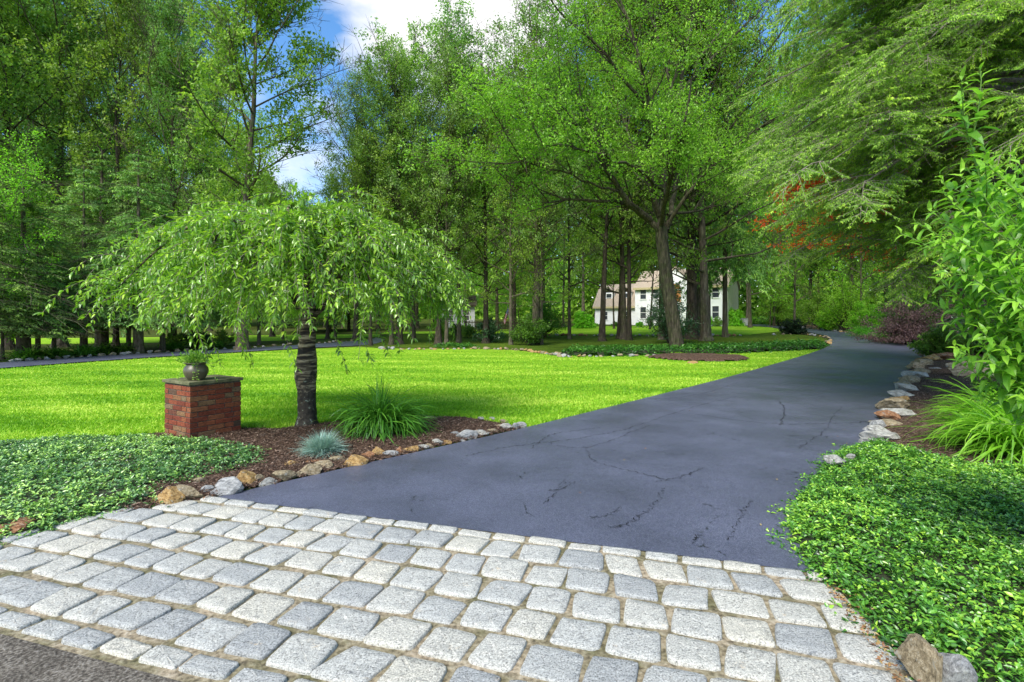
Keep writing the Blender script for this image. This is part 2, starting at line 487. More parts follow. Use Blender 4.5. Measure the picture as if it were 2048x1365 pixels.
M['mortar'] = noisy('sandy joint', [(.30, (.09, .07, .045)), (.5, (.31, .25, .165)), (.75, (.52, .45, .34))], 40, .95, 1.0, .012, big=(4, (.40, .45, .32)))
M['soil'] = noisy('soil', [(.3, (.014, .018, .008)), (.7, (.035, .045, .018))], 30, .95, .8, .03)
def granite():
    m, t = new_mat('split granite')
    v = coords(t)
    a = attr(t)
    n = noise(t, v, 120, 4, .8)
    n2 = noise(t, coords(t, 'Object', (1, 2.6, 1), (0, 0, .5)), 22, 8, .75, 1.2)
    n3 = noise(t, v, 7, 4, .6)
    r = ramp(t, [(.34, (.05, .05, .048)), (.43, (.32, .31, .28)), (.58, (.57, .56, .51)), (.75, (.76, .745, .68))])
    t.links.new(n.outputs['Fac'], r.inputs['Fac'])
    r2 = ramp(t, [(.34, (.45, .47, .50)), (.47, (1, 1, 1)), (.7, (1.10, 1.10, 1.08))]); t.links.new(n2.outputs['Fac'], r2.inputs['Fac'])
    c = mixc(t, r.outputs[0], r2.outputs[0], 1, 'MULTIPLY')
    ra = ramp(t, [(0, (.70, .73, .77)), (.35, (.90, .92, .93)), (.7, (1.0, 1.0, .97)), (1, (1.10, 1.07, .98))]); t.links.new(a, ra.inputs['Fac'])
    c = mixc(t, c, ra.outputs[0], 1, 'MULTIPLY')
    r4 = ramp(t, [(.62, (0, 0, 0)), (.74, (.6, .6, .6))]); t.links.new(n3.outputs['Fac'], r4.inputs['Fac'])
    n5 = noise(t, v, 60, 3); r5 = ramp(t, [(.5, (0, 0, 0)), (.6, (1, 1, 1))]); t.links.new(n5.outputs['Fac'], r5.inputs['Fac'])
    f = mixc(t, r4.outputs[0], r5.outputs[0], 1, 'MULTIPLY')
    c = mixc(t, c, (.55, .40, .22), f)
    bm = mixc(t, n2.outputs['Fac'], n.outputs['Fac'], .35)
    finish(t, c, .8, bm, .9, .012, .3)
    return m
M['granite'] = granite()
def mulch():
    m, t = new_mat('bark mulch')
    v = coords(t)
    vo = t.nodes.new('ShaderNodeTexVoronoi'); vo.inputs['Scale'].default_value = 55
    nd = noise(t, v, 30, 3)
    vm = t.nodes.new('ShaderNodeMixRGB'); vm.inputs[0].default_value = .06
    t.links.new(v, vm.inputs[1]); t.links.new(nd.outputs['Color'], vm.inputs[2]); t.links.new(vm.outputs[0], vo.inputs['Vector'])
    sp = t.nodes.new('ShaderNodeSeparateXYZ'); t.links.new(vo.outputs['Color'], sp.inputs[0])
    r = ramp(t, [(0, (.030, .018, .012)), (.5, (.085, .050, .034)), (.85, (.16, .10, .07)), (1, (.28, .20, .15))])
    t.links.new(sp.outputs[0], r.inputs['Fac'])
    finish(t, r.outputs[0], .95, vo.outputs['Distance'], 1.0, .02, .15)
    return m
M['mulch'] = mulch()
def chipmat():
    m, t = new_mat('mulch chips')
    r = ramp(t, [(0, (.030, .018, .013)), (.5, (.10, .060, .040)), (.85, (.17, .11, .08)), (1, (.33, .25, .19))])
    t.links.new(attr(t), r.inputs['Fac'])
    finish(t, r.outputs[0], .9, spec=.2)
    return m
M['chip'] = chipmat()
def lawnmat(name, cols, s1=.55, rot=.25):
    m, t = new_mat(name)
    v = coords(t)
    fine = noise(t, v, 90, 4, .7)
    patch = noise(t, coords(t, 'Object', (.45, 1.5, 1), (0, 0, rot)), s1, 6, .65)
    mid = noise(t, coords(t, 'Object', (.7, 1.6, 1)), 5, 5, .7)
    r = ramp(t, [(.30, cols[0]), (.50, cols[1]), (.68, cols[2])])
    mm = mixc(t, patch.outputs['Fac'], mid.outputs['Fac'], .45)
    t.links.new(mm, r.inputs['Fac'])
    r2 = ramp(t, [(.3, (.55, .60, .5)), (.6, (1.15, 1.12, 1.1))]); t.links.new(fine.outputs['Fac'], r2.inputs['Fac'])
    c = mixc(t, r.outputs[0], r2.outputs[0], 1, 'MULTIPLY')
    finish(t, c, .95, fine.outputs['Fac'], .9, .03, .08)
    return m
M['lawn'] = lawnmat('mown lawn', [(.11, .27, .015), (.23, .43, .022), (.43, .55, .06)])
M['moss'] = lawnmat('mossy woodland turf', [(.035, .05, .012), (.075, .13, .012), (.14, .22, .018)], 1.3)
M['floor'] = lawnmat('woodland floor', [(.035, .024, .013), (.065, .08, .018), (.09, .18, .018)], .35)
def rockmat(name, a, b, c, s=9, lich=(.45, .46, .42)):
    m, t = new_mat(name)
    v = coords(t)
    n = noise(t, v, s, 7, .65, .5)
    n2 = noise(t, v, 45, 4, .7)
    r = ramp(t, [(.32, a), (.5, b), (.68, c)]); t.links.new(n.outputs['Fac'], r.inputs['Fac'])
    r2 = ramp(t, [(.3, (.55, .55, .55)), (.62, (1.1, 1.1, 1.1))]); t.links.new(n2.outputs['Fac'], r2.inputs['Fac'])
    cc = mixc(t, r.outputs[0], r2.outputs[0], 1, 'MULTIPLY')
    n3 = noise(t, v, 5, 5, .7); r3 = ramp(t, [(.58, (0, 0, 0)), (.66, (.8, .8, .8))]); t.links.new(n3.outputs['Fac'], r3.inputs['Fac'])
    cc = mixc(t, cc, lich, r3.outputs[0])
    finish(t, cc, .9, n2.outputs['Fac'], .7, .015, .2)
    return m
M['rock_ochre'] = rockmat('ochre fieldstone', (.09, .05, .02), (.36, .22, .08), (.52, .38, .18), lich=(.34, .33, .28))
M['rock_tan'] = rockmat('tan fieldstone', (.08, .06, .035), (.27, .215, .13), (.45, .38, .26), lich=(.34, .34, .30))
M['rock_grey'] = rockmat('grey fieldstone', (.12, .12, .12), (.30, .30, .29), (.50, .50, .48), 6)
M['rock_pale'] = rockmat('pale fieldstone', (.16, .15, .13), (.38, .37, .33), (.52, .51, .46), 6)
M['rock_rust'] = rockmat('rusty fieldstone', (.08, .04, .025), (.28, .13, .06), (.46, .30, .18))
ROCKS = ['rock_tan', 'rock_ochre', 'rock_grey', 'rock_pale', 'rock_rust']
ROCKW = {'rock_tan': 'tan', 'rock_ochre': 'ochre', 'rock_grey': 'grey', 'rock_pale': 'pale', 'rock_rust': 'rusty brown'}
def brickmat():
    m, t = new_mat('wirecut bricks')
    r = ramp(t, [(0, (.045, .032, .026)), (.10, (.11, .065, .04)), (.22, (.15, .038, .022)), (.5, (.22, .055, .028)), (.80, (.25, .085, .040)), (.90, (.22, .115, .055)), (1, (.18, .135, .08))])
    t.links.new(attr(t), r.inputs['Fac'])
    n = noise(t, coords(t, 'Object', (1, 1, 6)), 28, 4, .7)
    r2 = ramp(t, [(.32, (.30, .28, .28)), (.6, (1.2, 1.15, 1.1))]); t.links.new(n.outputs['Fac'], r2.inputs['Fac'])
    c = mixc(t, r.outputs[0], r2.outputs[0], 1, 'MULTIPLY')
    finish(t, c, .85, n.outputs['Fac'], .8, .01, .25)
    return m
M['brick'] = brickmat()
M['brickmortar'] = noisy('brick mortar', [(.35, (.035, .030, .024)), (.6, (.10, .088, .07)), (.75, (.22, .19, .15))], 40, .95, .5)
M['capstone'] = noisy('mossy capstone', [(.3, (.05, .06, .025)), (.5, (.12, .12, .06)), (.7, (.21, .20, .12))], 9, .9, .4)
M['pot'] = noisy('olive glazed pot', [(.3, (.070, .062, .038)), (.7, (.12, .105, .068))], 7, .38, .1, spec=.5)
def siding():
    m, t = new_mat('white clapboard')
    v = coords(t)
    sx = t.nodes.new('ShaderNodeSeparateXYZ'); t.links.new(v, sx.inputs[0])
    mu = t.nodes.new('ShaderNodeMath'); mu.operation = 'MULTIPLY'; mu.inputs[1].default_value = 6.5
    fr = t.nodes.new('ShaderNodeMath'); fr.operation = 'FRACT'
    t.links.new(sx.outputs[2], mu.inputs[0]); t.links.new(mu.outputs[0], fr.inputs[0])
    n = noise(t, v, 2, 3)
    r = ramp(t, [(.3, (.76, .77, .78)), (.7, (.84, .84, .84))]); t.links.new(n.outputs['Fac'], r.inputs['Fac'])
    finish(t, r.outputs[0], .6, fr.outputs[0], .5, .02, .3)
    return m
M['siding'] = siding()
M['cream'] = noisy('cream gable tone', [(.3, (.50, .50, .36)), (.7, (.58, .57, .42))], 2, .7)  # end walls toned greenish cream instead of the front's white
M['shingle'] = noisy('tan shingles', [(.3, (.27, .21, .15)), (.55, (.38, .31, .235)), (.75, (.48, .41, .33))], 14, .9, .6, .03, sc=(.5, 1, 2))
M['trim'] = noisy('white trim', [(.3, (.78, .78, .76)), (.7, (.84, .84, .82))], 4, .5)
M['fascia'] = noisy('ochre fascia', [(.3, (.40, .34, .18)), (.7, (.50, .43, .24))], 4, .7)
M['glass'] = noisy('dark panes', [(.3, (.018, .022, .03)), (.7, (.06, .07, .085))], 1.2, .12, 0, spec=.6)
M['curtain'] = noisy('amber curtain', [(.3, (.42, .17, .05)), (.7, (.58, .26, .09))], 3, .7)
M['metal'] = noisy('pole metal', [(.3, (.22, .22, .22)), (.7, (.4, .4, .4))], 8, .5)
M['white'] = noisy('weathered white', [(.3, (.48, .50, .50)), (.7, (.66, .67, .67))], 5, .7)
M['grey'] = noisy('grey casing', [(.3, (.36, .40, .38)), (.7, (.48, .52, .50))], 5, .6)
M['litter'] = leafmat('fallen leaves', (.10, .05, .025), (.30, .15, .07), (.42, .33, .12), .1, objvar=0)
M['black'] = noisy('black paint', [(.3, (.015, .015, .016)), (.7, (.03, .03, .032))], 5, .5)

# ------------------------------------------------------------------ ground sheets
def struct(name, g, mats, smooth=False):
    o = g.build(name, mats, None, smooth)
    o['kind'] = 'structure'
    return o
def polysheet(g, poly, dz, m=0, rise=0.0):
    vs = [Vector((p[0], p[1], 0)) for p in poly]
    tri = tessellate_polygon([vs])
    V = [(p[0], p[1], ghf(p[0], p[1]) + dz + (rise * max(0, p[1] - 20))) for p in poly]
    T = []
    for a, b, c in tri:
        ar = (V[b][0] - V[a][0]) * (V[c][1] - V[a][1]) - (V[c][0] - V[a][0]) * (V[b][1] - V[a][1])
        T.append((a, b, c) if ar > 0 else (a, c, b))
    g.add(V, None, T, m=m)
def clipY(poly, y0, y1):
    """part of a polygon between two y lines (so that sheets bend with the slope)"""
    def cut(pl, keep, yc):
        out = []
        for i in range(len(pl)):
            a, b = pl[i], pl[(i + 1) % len(pl)]
            ka, kb = keep(a[1]), keep(b[1])
            if ka: out.append(a)
            if ka != kb:
                t = (yc - a[1]) / (b[1] - a[1])
                out.append((a[0] + t * (b[0] - a[0]), yc))
        return out
    p = cut([q[:2] for q in poly], lambda y: y >= y0, y0)
    return cut(p, lambda y: y <= y1, y1) if p else p
def bentsheet(name, poly, dz, mat):
    g = Geo()
    for a, b in ((-50, 28), (28, 75), (75, 500)):
        p = clipY(poly, a, b)
        if len(p) >= 3: polysheet(g, p, dz)
    return struct(name, g, mat)

g = Geo()
ys = [-40, 28, 75, 420]; xs = [-420, 420]
V = [(x, y, ghf(x, y)) for y in ys for x in xs]
Q = [(2 * i, 2 * i + 1, 2 * i + 3, 2 * i + 2) for i in range(3)]
g.add(V, Q)
struct('ground', g, M['floor'])

def PP(lst): return [P(*q)[:2] for q in lst]
EDGE_L = PP([(430, 998), (560, 968), (700, 936), (860, 900), (1050, 857)])               # left edge of the drive beside the bed
EDGE_L2 = PP([(1050, 857), (1280, 800), (1450, 757), (1560, 726), (1610, 711), (1640, 701)])
lawn_poly = PP([(-700, 960), (0, 892), (320, 866), (480, 856), (560, 858), (660, 845), (800, 832), (930, 835), (1010, 848)]) + EDGE_L2 + \
    PP([(1640, 699), (1400, 707), (1250, 712), (1120, 713), (1080, 706), (1030, 700), (950, 698), (850, 698), (760, 697), (722, 694), (600, 699), (400, 711), (200, 724), (0, 739), (-700, 786)])
bentsheet('lawn', lawn_poly, .004, M['lawn'])
far_lawn = PP([(760, 669), (860, 668), (1100, 668), (1300, 671), (1500, 670), (1570, 662), (1540, 655), (1480, 650), (1190, 653), (1090, 656), (900, 663), (770, 665)])
bentsheet('far_lawn', far_lawn, .012, M['lawn'])
bentsheet('distant_lawn', PP([(-300, 690), (100, 689), (300, 686), (500, 684), (760, 674), (760, 669), (500, 671), (250, 676), (-300, 679)]), .012, M['lawn'])
moss_poly = PP([(722, 693), (760, 696), (950, 697), (1030, 699), (1080, 705), (1120, 712), (1250, 711), (1400, 706), (1640, 698), (1655, 688), (1645, 676), (1590, 668), (1570, 662), (1500, 670.3), (1300, 671.3), (1100, 668.3), (860, 668.3), (760, 672), (700, 680)])
bentsheet('moss_ground', moss_poly, .008, M['moss'])

# the drive: a strip between two edge curves
Lp = EDGE_L + EDGE_L2[1:] + PP([(1660, 690), (1662, 680), (1645, 671), (1600, 663), (1545, 656), (1480, 652), (1380, 650)])
Rp = PP([(1640, 1150), (1605, 1075), (1640, 990), (1735, 885), (1772, 830), (1806, 770), (1835, 725), (1846, 705), (1825, 690), (1780, 677), (1710, 667), (1640, 659), (1560, 652), (1480, 648.5), (1380, 647.5)])
Lc = smoothpath([(p[0], p[1], 0) for p in Lp], 90)
Rc = smoothpath([(p[0], p[1], 0) for p in Rp], 90)
g = Geo()
V = []
K = 6
for a, b in zip(Lc, Rc):
    for k in range(K + 1):
        p = a + (b - a) * k / K
        V.append((p[0], p[1], ghf(p[0], p[1]) + .012 + .0006 * max(0, p[1] - 10)))
Q = [(i * (K + 1) + k, i * (K + 1) + k + 1, (i + 1) * (K + 1) + k + 1, (i + 1) * (K + 1) + k) for i in range(89) for k in range(K)]
g.add(V, Q)
# open cracks, running along and across the lane
rng = np.random.default_rng(4)
def crack(pts, wd, jit=.06, z=.0165):
    a = smoothpath([(*P(*q)[:2], 0) for q in pts], 10 * len(pts))
    a[:, :2] += rng.normal(0, jit * .22, (len(a), 2))
    a = np.repeat(a, 3, 0) * 1.0
    a = np.array([a[min(i // 1, len(a) - 1)] for i in range(len(a))])
    a = smoothpath(a[::3], len(a)); a[:, :2] += rng.normal(0, .009, (len(a), 2))
    d = unit(np.gradient(a, axis=0)); nn = np.stack([-d[:, 1], d[:, 0], 0 * d[:, 0]], 1)
    wv = wd * .55 * rng.uniform(.1, 1.4, (len(a), 1))
    V = np.concatenate([a + nn * wv, a - nn * wv]); V[:, 2] = z
    n = len(a)
    g.add(V, [(i, i + n, i + n + 1, i + 1) for i in range(n - 1)], m=1)
crack([(930, 915), (1040, 893), (1150, 880), (1260, 858), (1380, 818), (1470, 795)], .007)
crack([(1060, 900), (1110, 870), (1200, 858)], .006)
crack([(1110, 893), (1170, 898), (1230, 880), (1300, 852)], .006)
crack([(1170, 897), (1190, 925), (1260, 945), (1330, 962)], .006)
crack([(1310, 968), (1370, 955), (1410, 938)], .006)
crack([(1270, 1050), (1310, 1010), (1330, 980)], .004)
crack([(1455, 1085), (1480, 1040), (1500, 1005)], .004)
crack([(1390, 830), (1470, 842), (1560, 850), (1700, 848), (1735, 845)], .008)
crack([(1560, 852), (1570, 825), (1560, 805)], .012)
crack([(1600, 900), (1650, 860), (1680, 815)], .006)
crack([(1380, 1090), (1400, 1075)], .004)
crack([(1180, 790), (1290, 800), (1400, 790), (1480, 765)], .006)
for a, b in [((1090, 1010), (1130, 960)), ((1180, 1040), (1240, 1020)), ((1220, 1060), (1280, 1035)), ((1100, 985), (1150, 965))]:
    crack([a, ((a[0] + b[0]) / 2, (a[1] + b[1]) / 2 + 6), b], .0035)
struct('driveway', g, [M['asphalt'], M['crack']])

# side lane crossing at the left, behind the lawn
near = PP([(-700, 787), (-300, 757), (0, 738), (200, 723), (400, 710), (600, 698), (722, 692), (760, 686), (770, 680)])
far_ = PP([(-700, 762), (-300, 742), (0, 727), (200, 714), (400, 703), (600, 691), (700, 684), (740, 680), (752, 676)])
a = smoothpath([(*p, 0) for p in near], 40); b = smoothpath([(*p, 0) for p in far_], 40)
g = Geo()
V = []
for p, q in zip(a, b):
    V += [(p[0], p[1], ghf(0, p[1]) + .03), (q[0], q[1], ghf(0, q[1]) + .03)]
g.add(V, [(2 * i, 2 * i + 2, 2 * i + 3, 2 * i + 1)[::1] for i in range(39)])
struct('side_lane', g, M['asphalt'])

# mulch beds
def bedsheet(name, poly, h, mat, dz=.006, step=.12, z0=0.0, ph=0.):
    """gently mounded bed: a grid clipped to the outline"""
    xs = [p[0] for p in poly]; ys = [p[1] for p in poly]
    nx = int((max(xs) - min(xs)) / step) + 2; ny = int((max(ys) - min(ys)) / step) + 2
    X, Y = np.meshgrid(min(xs) + np.arange(nx) * step, min(ys) + np.arange(ny) * step)
    ins = inpoly(X, Y, poly); d = edgedist(X, Y, poly)
    Z = gh(X, Y) + dz + h * np.clip(d / .35, 0, 1) ** .6 * (1 + .25 * wob(X, Y, 2, ph)) * ins
    ok = ins | (d < step * .3)
    idx = -np.ones(X.shape, int); idx[ok] = np.arange(ok.sum())
    V = np.stack([X[ok], Y[ok], Z[ok]], 1)
    Q = []
    for j in range(ny - 1):
        for i in range(nx - 1):
            q = (idx[j, i], idx[j, i + 1], idx[j + 1, i + 1], idx[j + 1, i])
            if min(q) >= 0: Q.append(q)
    gg = Geo(); gg.add(V, Q)
    return struct(name, gg, mat, True)
bed_poly = PP([(300, 872), (480, 860), (560, 861), (660, 848), (800, 835), (930, 838), (1010, 851), (1046, 858)]) + EDGE_L[::-1][1:] + PP([(340, 1012), (250, 1030), (100, 960), (200, 900)])
bedsheet('mulch_bed', bed_poly, .05, M['mulch'], step=.08)
ring_poly = [(P(1400, 717)[0] + 2.05 * math.cos(t) * (1 + .06 * math.sin(3 * t)), P(1400, 717)[1] + 1.75 * math.sin(t)) for t in np.linspace(0, 2 * math.pi, 40)[:-1]]
bedsheet('mulch_ring', ring_poly, .12, M['mulch'], step=.15)
rb_poly = PP([(1735, 887), (1772, 831), (1806, 771), (1835, 726), (1848, 706), (1900, 700), (2100, 700), (2500, 760), (2500, 960), (1900, 960), (1760, 925)])
bedsheet('mulch_border', rb_poly, .07, M['mulch'], step=.12)
fb_poly = PP([(1826, 691), (1781, 678), (1711, 668), (1641, 660), (1561, 653), (1700, 651), (1900, 655), (2100, 690), (1900, 699), (1848, 705)])
bedsheet('mulch_verge', fb_poly, .10, M['mulch'], step=.5)

# cobble apron -------------------------------------------------------
A0 = np.array([-2.66, 4.58]); ud = unit(np.array([.958, -.286])); vd = np.array([ud[1], -ud[0]]) * 1.0   # vd points to the street
if vd[1] > 0: vd = -vd
def ap(u, v): return A0 + ud * u + vd * v
g = Geo()
def lim_l(v): return -.02 - v * 1.32 - (0.0 if v < .8 else (v - .8) * 3)
def lim_r(v): return 4.79 + v * .235
rows = [(.0, .115)] + [(.125 + i * .265, .25) for i in range(6)] + [(1.72, .135)]
g2 = Geo()
polysheet(g2, [tuple(ap(lim_l(0) - .1, -.02)), tuple(ap(lim_l(.8) - .2, .8)), tuple(ap(-7, 1.3)), tuple(ap(-7, 1.89)), tuple(ap(6.5, 1.89)), tuple(ap(6.5, 1.5)), tuple(ap(lim_r(1) + .12, 1)), tuple(ap(lim_r(0) + .12, -.02))], .006)
rng = np.random.default_rng(11)
def cobble(cu, cv, lu, lv, rot, tone):
    n = 28
    t = np.arange(n) * 2 * math.pi / n
    e = 8.0
    cx = np.sign(np.cos(t)) * np.abs(np.cos(t)) ** (2 / e); cy = np.sign(np.sin(t)) * np.abs(np.sin(t)) ** (2 / e)
    jx = rng.normal(0, .012, 4); skew = rng.normal(0, .05)
    f = 1 + .022 * np.sin(2 * t + rng.uniform(0, 6)) + .016 * np.sin(5 * t + rng.uniform(0, 6)) + rng.normal(0, .008, n)
    x = cx * lu / 2 * f * (1 + rng.normal(0, .022) * cy) + cy * skew * lv; y = cy * lv / 2 * f * (1 + rng.normal(0, .028) * cx)
    c, s_ = math.cos(rot), math.sin(rot)
    x, y = x * c - y * s_, x * s_ + y * c
    tilt = rng.normal(0, .02, 2)
    top = .022 + rng.normal(0, .003)
    V = []
    for sc, z in ((1.02, -.01), (1.0, .012), (.985, .021), (.955, .0248), (.6, .0255), (.28, .026)):
        zz = z / .026 * top + (0 if sc > 1 else 1) * (tilt[0] * x + tilt[1] * y) * sc + (rng.normal(0, .0013, n) if sc < .99 else 0)
        pu = cu + x * sc; pv = cv + y * sc
        w2 = A0[None] + np.outer(pu, ud) + np.outer(pv, vd)
        V.append(np.column_stack([w2, zz + 0 * x]))
    k = len(V)
    V.append(np.array([[*(A0 + ud * cu + vd * cv), top]]))
    V = np.concatenate(V)
    Q = []
    for r in range(k - 1):
        for i in range(n):
            Q.append((r * n + (i + 1) % n, r * n + i, (r + 1) * n + i, (r + 1) * n + (i + 1) % n))
    T = [((k - 1) * n + (i + 1) % n, (k - 1) * n + i, k * n) for i in range(n)]
    g.add(V, Q, T, r=float(tone))
for ri, (v0, hv) in enumerate(rows):
    u = lim_l(v0 + hv / 2) + rng.uniform(0, .12)
    if v0 > 1.2: u = -6.5
    ur = lim_r(v0 + hv / 2) + .02
    while u < ur - .08:
        lu = rng.uniform(.235, .30)
        if u + lu > ur - .10: lu = ur - u
        tone = rng.uniform(0, 1)
        cobble(u + lu / 2 + rng.normal(0, .004), v0 + hv / 2 + rng.normal(0, .006), lu - rng.uniform(.016, .032), hv - rng.uniform(.016, .036), rng.normal(0, .018), tone)
        u += lu
# one soldier course lies lengthwise along the right end
v = .05
while v < 1.7:
    lv = rng.uniform(.22, .3)
    cobble(lim_r(v + lv / 2) + .085, v + lv / 2, .11, lv - .03, rng.normal(0, .03), rng.uniform(.3, 1))
    v += lv
g.n = g.n
so_ = struct('cobblestone_apron', g, M['granite'], True)
struct('mortar_bed', g2, M['mortar'])
g = Geo()
polysheet(g, [tuple(ap(-12, 1.87)), tuple(ap(-12, 6)), tuple(ap(9, 6)), tuple(ap(9, 1.90)), tuple(ap(-1, 1.88)), tuple(ap(-1.8, 1.84)), tuple(ap(-2.4, 1.88)), tuple(ap(-3, 1.86))], .009)
struct('street', g, M['road'])

# ------------------------------------------------------------------ rocks
def rockgeo(rng, sx, sy, sz, sub=3):
    """irregular fieldstone, base at z=0"""
    import bmesh
    bm = bmesh.new()
    bmesh.ops.create_icosphere(bm, subdivisions=sub, radius=.5)
    V = np.array([v.co[:] for v in bm.verts]); T = [[v.index for v in f.verts] for f in bm.faces]
    bm.free()
    # flat fracture planes
    for _ in range(13):
        nrm_ = unit(rng.normal(0, 1, 3)); dd = rng.uniform(.19, .38)
        over = V @ nrm_ - dd
        V = V - np.outer(np.maximum(over, 0) * .97, nrm_)
    V += rng.normal(0, .010, V.shape)
    V = V - V.min(0); V = V / V.max(0)
    V[:, :2] -= .5
    V = V * np.array([sx, sy, sz])
    g = Geo(); g.add(V, None, T)
    return g
RM = {}
rr_ = np.random.default_rng(21)
for mname in ROCKS:
    for k in range(4):
        RM[mname, k] = rockgeo(rr_, 1, 1, 1).mesh('fieldstone', M[mname])
def place_rock(px, py, wd, dp, ht, mname, label, group='fieldstones edging the drive', rz=None, name='edging_stone', cat='stone', sink=.03, k=None, z=None):
    p = P(px, py)
    o = bpy.data.objects.new(name, RM[mname, rr_.integers(0, 4) if k is None else k])
    o.location = (p[0], p[1], (p[2] if z is None else z) - sink)
    o.rotation_euler = (rr_.normal(0, .08), rr_.normal(0, .08), rr_.uniform(-.5, .5) if rz is None else rz)
    o.scale = (wd, dp, ht + sink)
    COL.objects.link(o)
    return tag(o, label, cat, group)
ORD = ['first', 'second', 'third', 'fourth', 'fifth', 'sixth', 'seventh', 'eighth', 'ninth', 'tenth', 'eleventh', 'twelfth', 'thirteenth', 'fourteenth', 'fifteenth', 'sixteenth', 'seventeenth', 'eighteenth', 'nineteenth', 'twentieth', 'twenty-first', 'twenty-second', 'twenty-third', 'twenty-fourth', 'twenty-fifth', 'twenty-sixth', 'twenty-seventh', 'twenty-eighth', 'twenty-ninth', 'thirtieth', 'thirty-first', 'thirty-second', 'thirty-third', 'thirty-fourth', 'thirty-fifth', 'thirty-sixth', 'thirty-seventh', 'thirty-eighth', 'thirty-ninth', 'fortieth', 'forty-first', 'forty-second', 'forty-third', 'forty-fourth', 'forty-fifth']
# left edge: (photo x, y of base, width px, height px, kind)
LR = [(342, 1008, 44, 40, 1), (380, 1000, 50, 38, 0), (405, 975, 26, 24, 0), (415, 990, 24, 22, 2), (452, 988, 62, 34, 2), (490, 972, 42, 38, 1), (516, 970, 22, 24, 0), (534, 972, 30, 18, 3), (541, 955, 32, 14, 1),
      (573, 960, 44, 26, 0), (580, 942, 40, 20, 1), (598, 930, 26, 14, 0), (618, 952, 40, 28, 0), (628, 934, 36, 16, 4), (646, 942, 34, 24, 0), (680, 928, 34, 20, 0), (712, 932, 40, 26, 1), (736, 920, 26, 18, 4), (752, 916, 26, 24, 1), (735, 906, 22, 14, 1),
      (780, 914, 30, 14, 2), (800, 910, 18, 18, 4), (822, 905, 26, 14, 1), (832, 902, 18, 10, 3), (846, 900, 20, 11, 3), (862, 898, 18, 12, 0), (873, 893, 24, 16, 3), (892, 891, 20, 10, 1),
      (908, 876, 20, 14, 2), (932, 878, 38, 22, 2), (898, 882, 18, 8, 0), (962, 873, 34, 12, 3), (925, 884, 18, 6, 2), (987, 868, 24, 12, 0), (1002, 862, 18, 14, 0), (1015, 862, 20, 18, 3), (1030, 860, 16, 16, 2), (1043, 857, 20, 14, 2), (1010, 848, 16, 10, 0), (985, 843, 14, 8, 3), (963, 842, 12, 8, 3)]
LR.sort(key=lambda a: a[0])
for i, (px, py, wp, hp, kd) in enumerate(LR):
    Y = P(px, py)[1]; sc = Y / FPX
    mname = ROCKS[kd]
    size = 'large' if wp > 36 else ('medium' if wp > 22 else 'small')
    place_rock(px, py - 2, wp * sc * 1.27, wp * sc * rr_.uniform(.75, 1.0), hp * sc * .80, mname,
               f'{size} {ROCKW[mname]} fieldstone, {ORD[i]} from the cobbles along the drive\'s left edge', rz=rr_.uniform(-.4, .6))
RR = [(1762, 884, 36, 20, 3), (1750, 892, 30, 14, 3), (1762, 868, 26, 14, 3), (1748, 864, 22, 12, 2), (1757, 855, 26, 14, 2), (1774, 852, 34, 12, 0), (1778, 842, 28, 18, 4), (1796, 836, 42, 18, 3), (1790, 822, 44, 24, 0), (1785, 803, 12, 8, 0), (1798, 804, 26, 12, 1), (1808, 797, 28, 14, 3), (1812, 785, 30, 16, 3), (1806, 775, 20, 12, 0),
      (1820, 768, 26, 16, 0), (1830, 758, 28, 14, 3), (1840, 750, 24, 12, 0), (1843, 756, 18, 7, 1), (1834, 741, 24, 14, 0), (1848, 733, 28, 14, 0), (1860, 724, 26, 14, 1), (1866, 716, 22, 10, 3), (1850, 713, 20, 10, 0), (1868, 741, 16, 6, 2)]
RR.sort(key=lambda a: -a[1])
for i, (px, py, wp, hp, kd) in enumerate(RR):
    Y = P(px, py)[1]; sc = Y / FPX
    mname = ROCKS[kd]
    size = 'large' if wp > 33 else ('medium' if wp > 22 else 'small')
    place_rock(px, py, wp * sc * 1.3, wp * sc * rr_.uniform(1.4, 2.1), hp * sc * 1.1, mname,
               f'{size} {ROCKW[mname]} fieldstone, {ORD[i]} up from the periwinkle on the drive\'s right edge')
place_rock(1672, 950, .20, .16, .10, 'rock_pale', 'pale rounded stone nearly buried in the periwinkle right of the drive', z=.10)
place_rock(1700, 944, .10, .09, .09, 'rock_pale', 'small white stone poking from the periwinkle beside a larger pale one', z=.10)
place_rock(1842, 1372, .085, .20, .22, 'rock_tan', 'tall split tan rock leaning at the corner of the cobbles', 'rocks among the right periwinkle', name='rock', rz=.35, k=1)
place_rock(1900, 1375, .16, .16, .17, 'rock_grey', 'dark grey rock half hidden by periwinkle at bottom right', 'rocks among the right periwinkle', name='rock', rz=.1, k=2)
place_rock(1955, 757, 1.45, .95, .48, 'rock_tan', 'large flat-topped boulder in the mulch under the big shrub', None, name='boulder', rz=.1, k=3)
place_rock(1890, 722, 1.1, .8, .35, 'rock_rust', 'low reddish boulder by the far end of the right edging', None, name='boulder', rz=.2, k=0)
place_rock(40, 1062, .26, .2, .09, 'rock_rust', 'brown rock under the periwinkle at the left end of the cobbles', 'rocks by the left periwinkle', name='rock', k=1)
place_rock(8, 1072, .2, .16, .08, 'rock_rust', 'reddish rock at the left edge of the picture by the cobbles', 'rocks by the left periwinkle', name='rock', k=2)
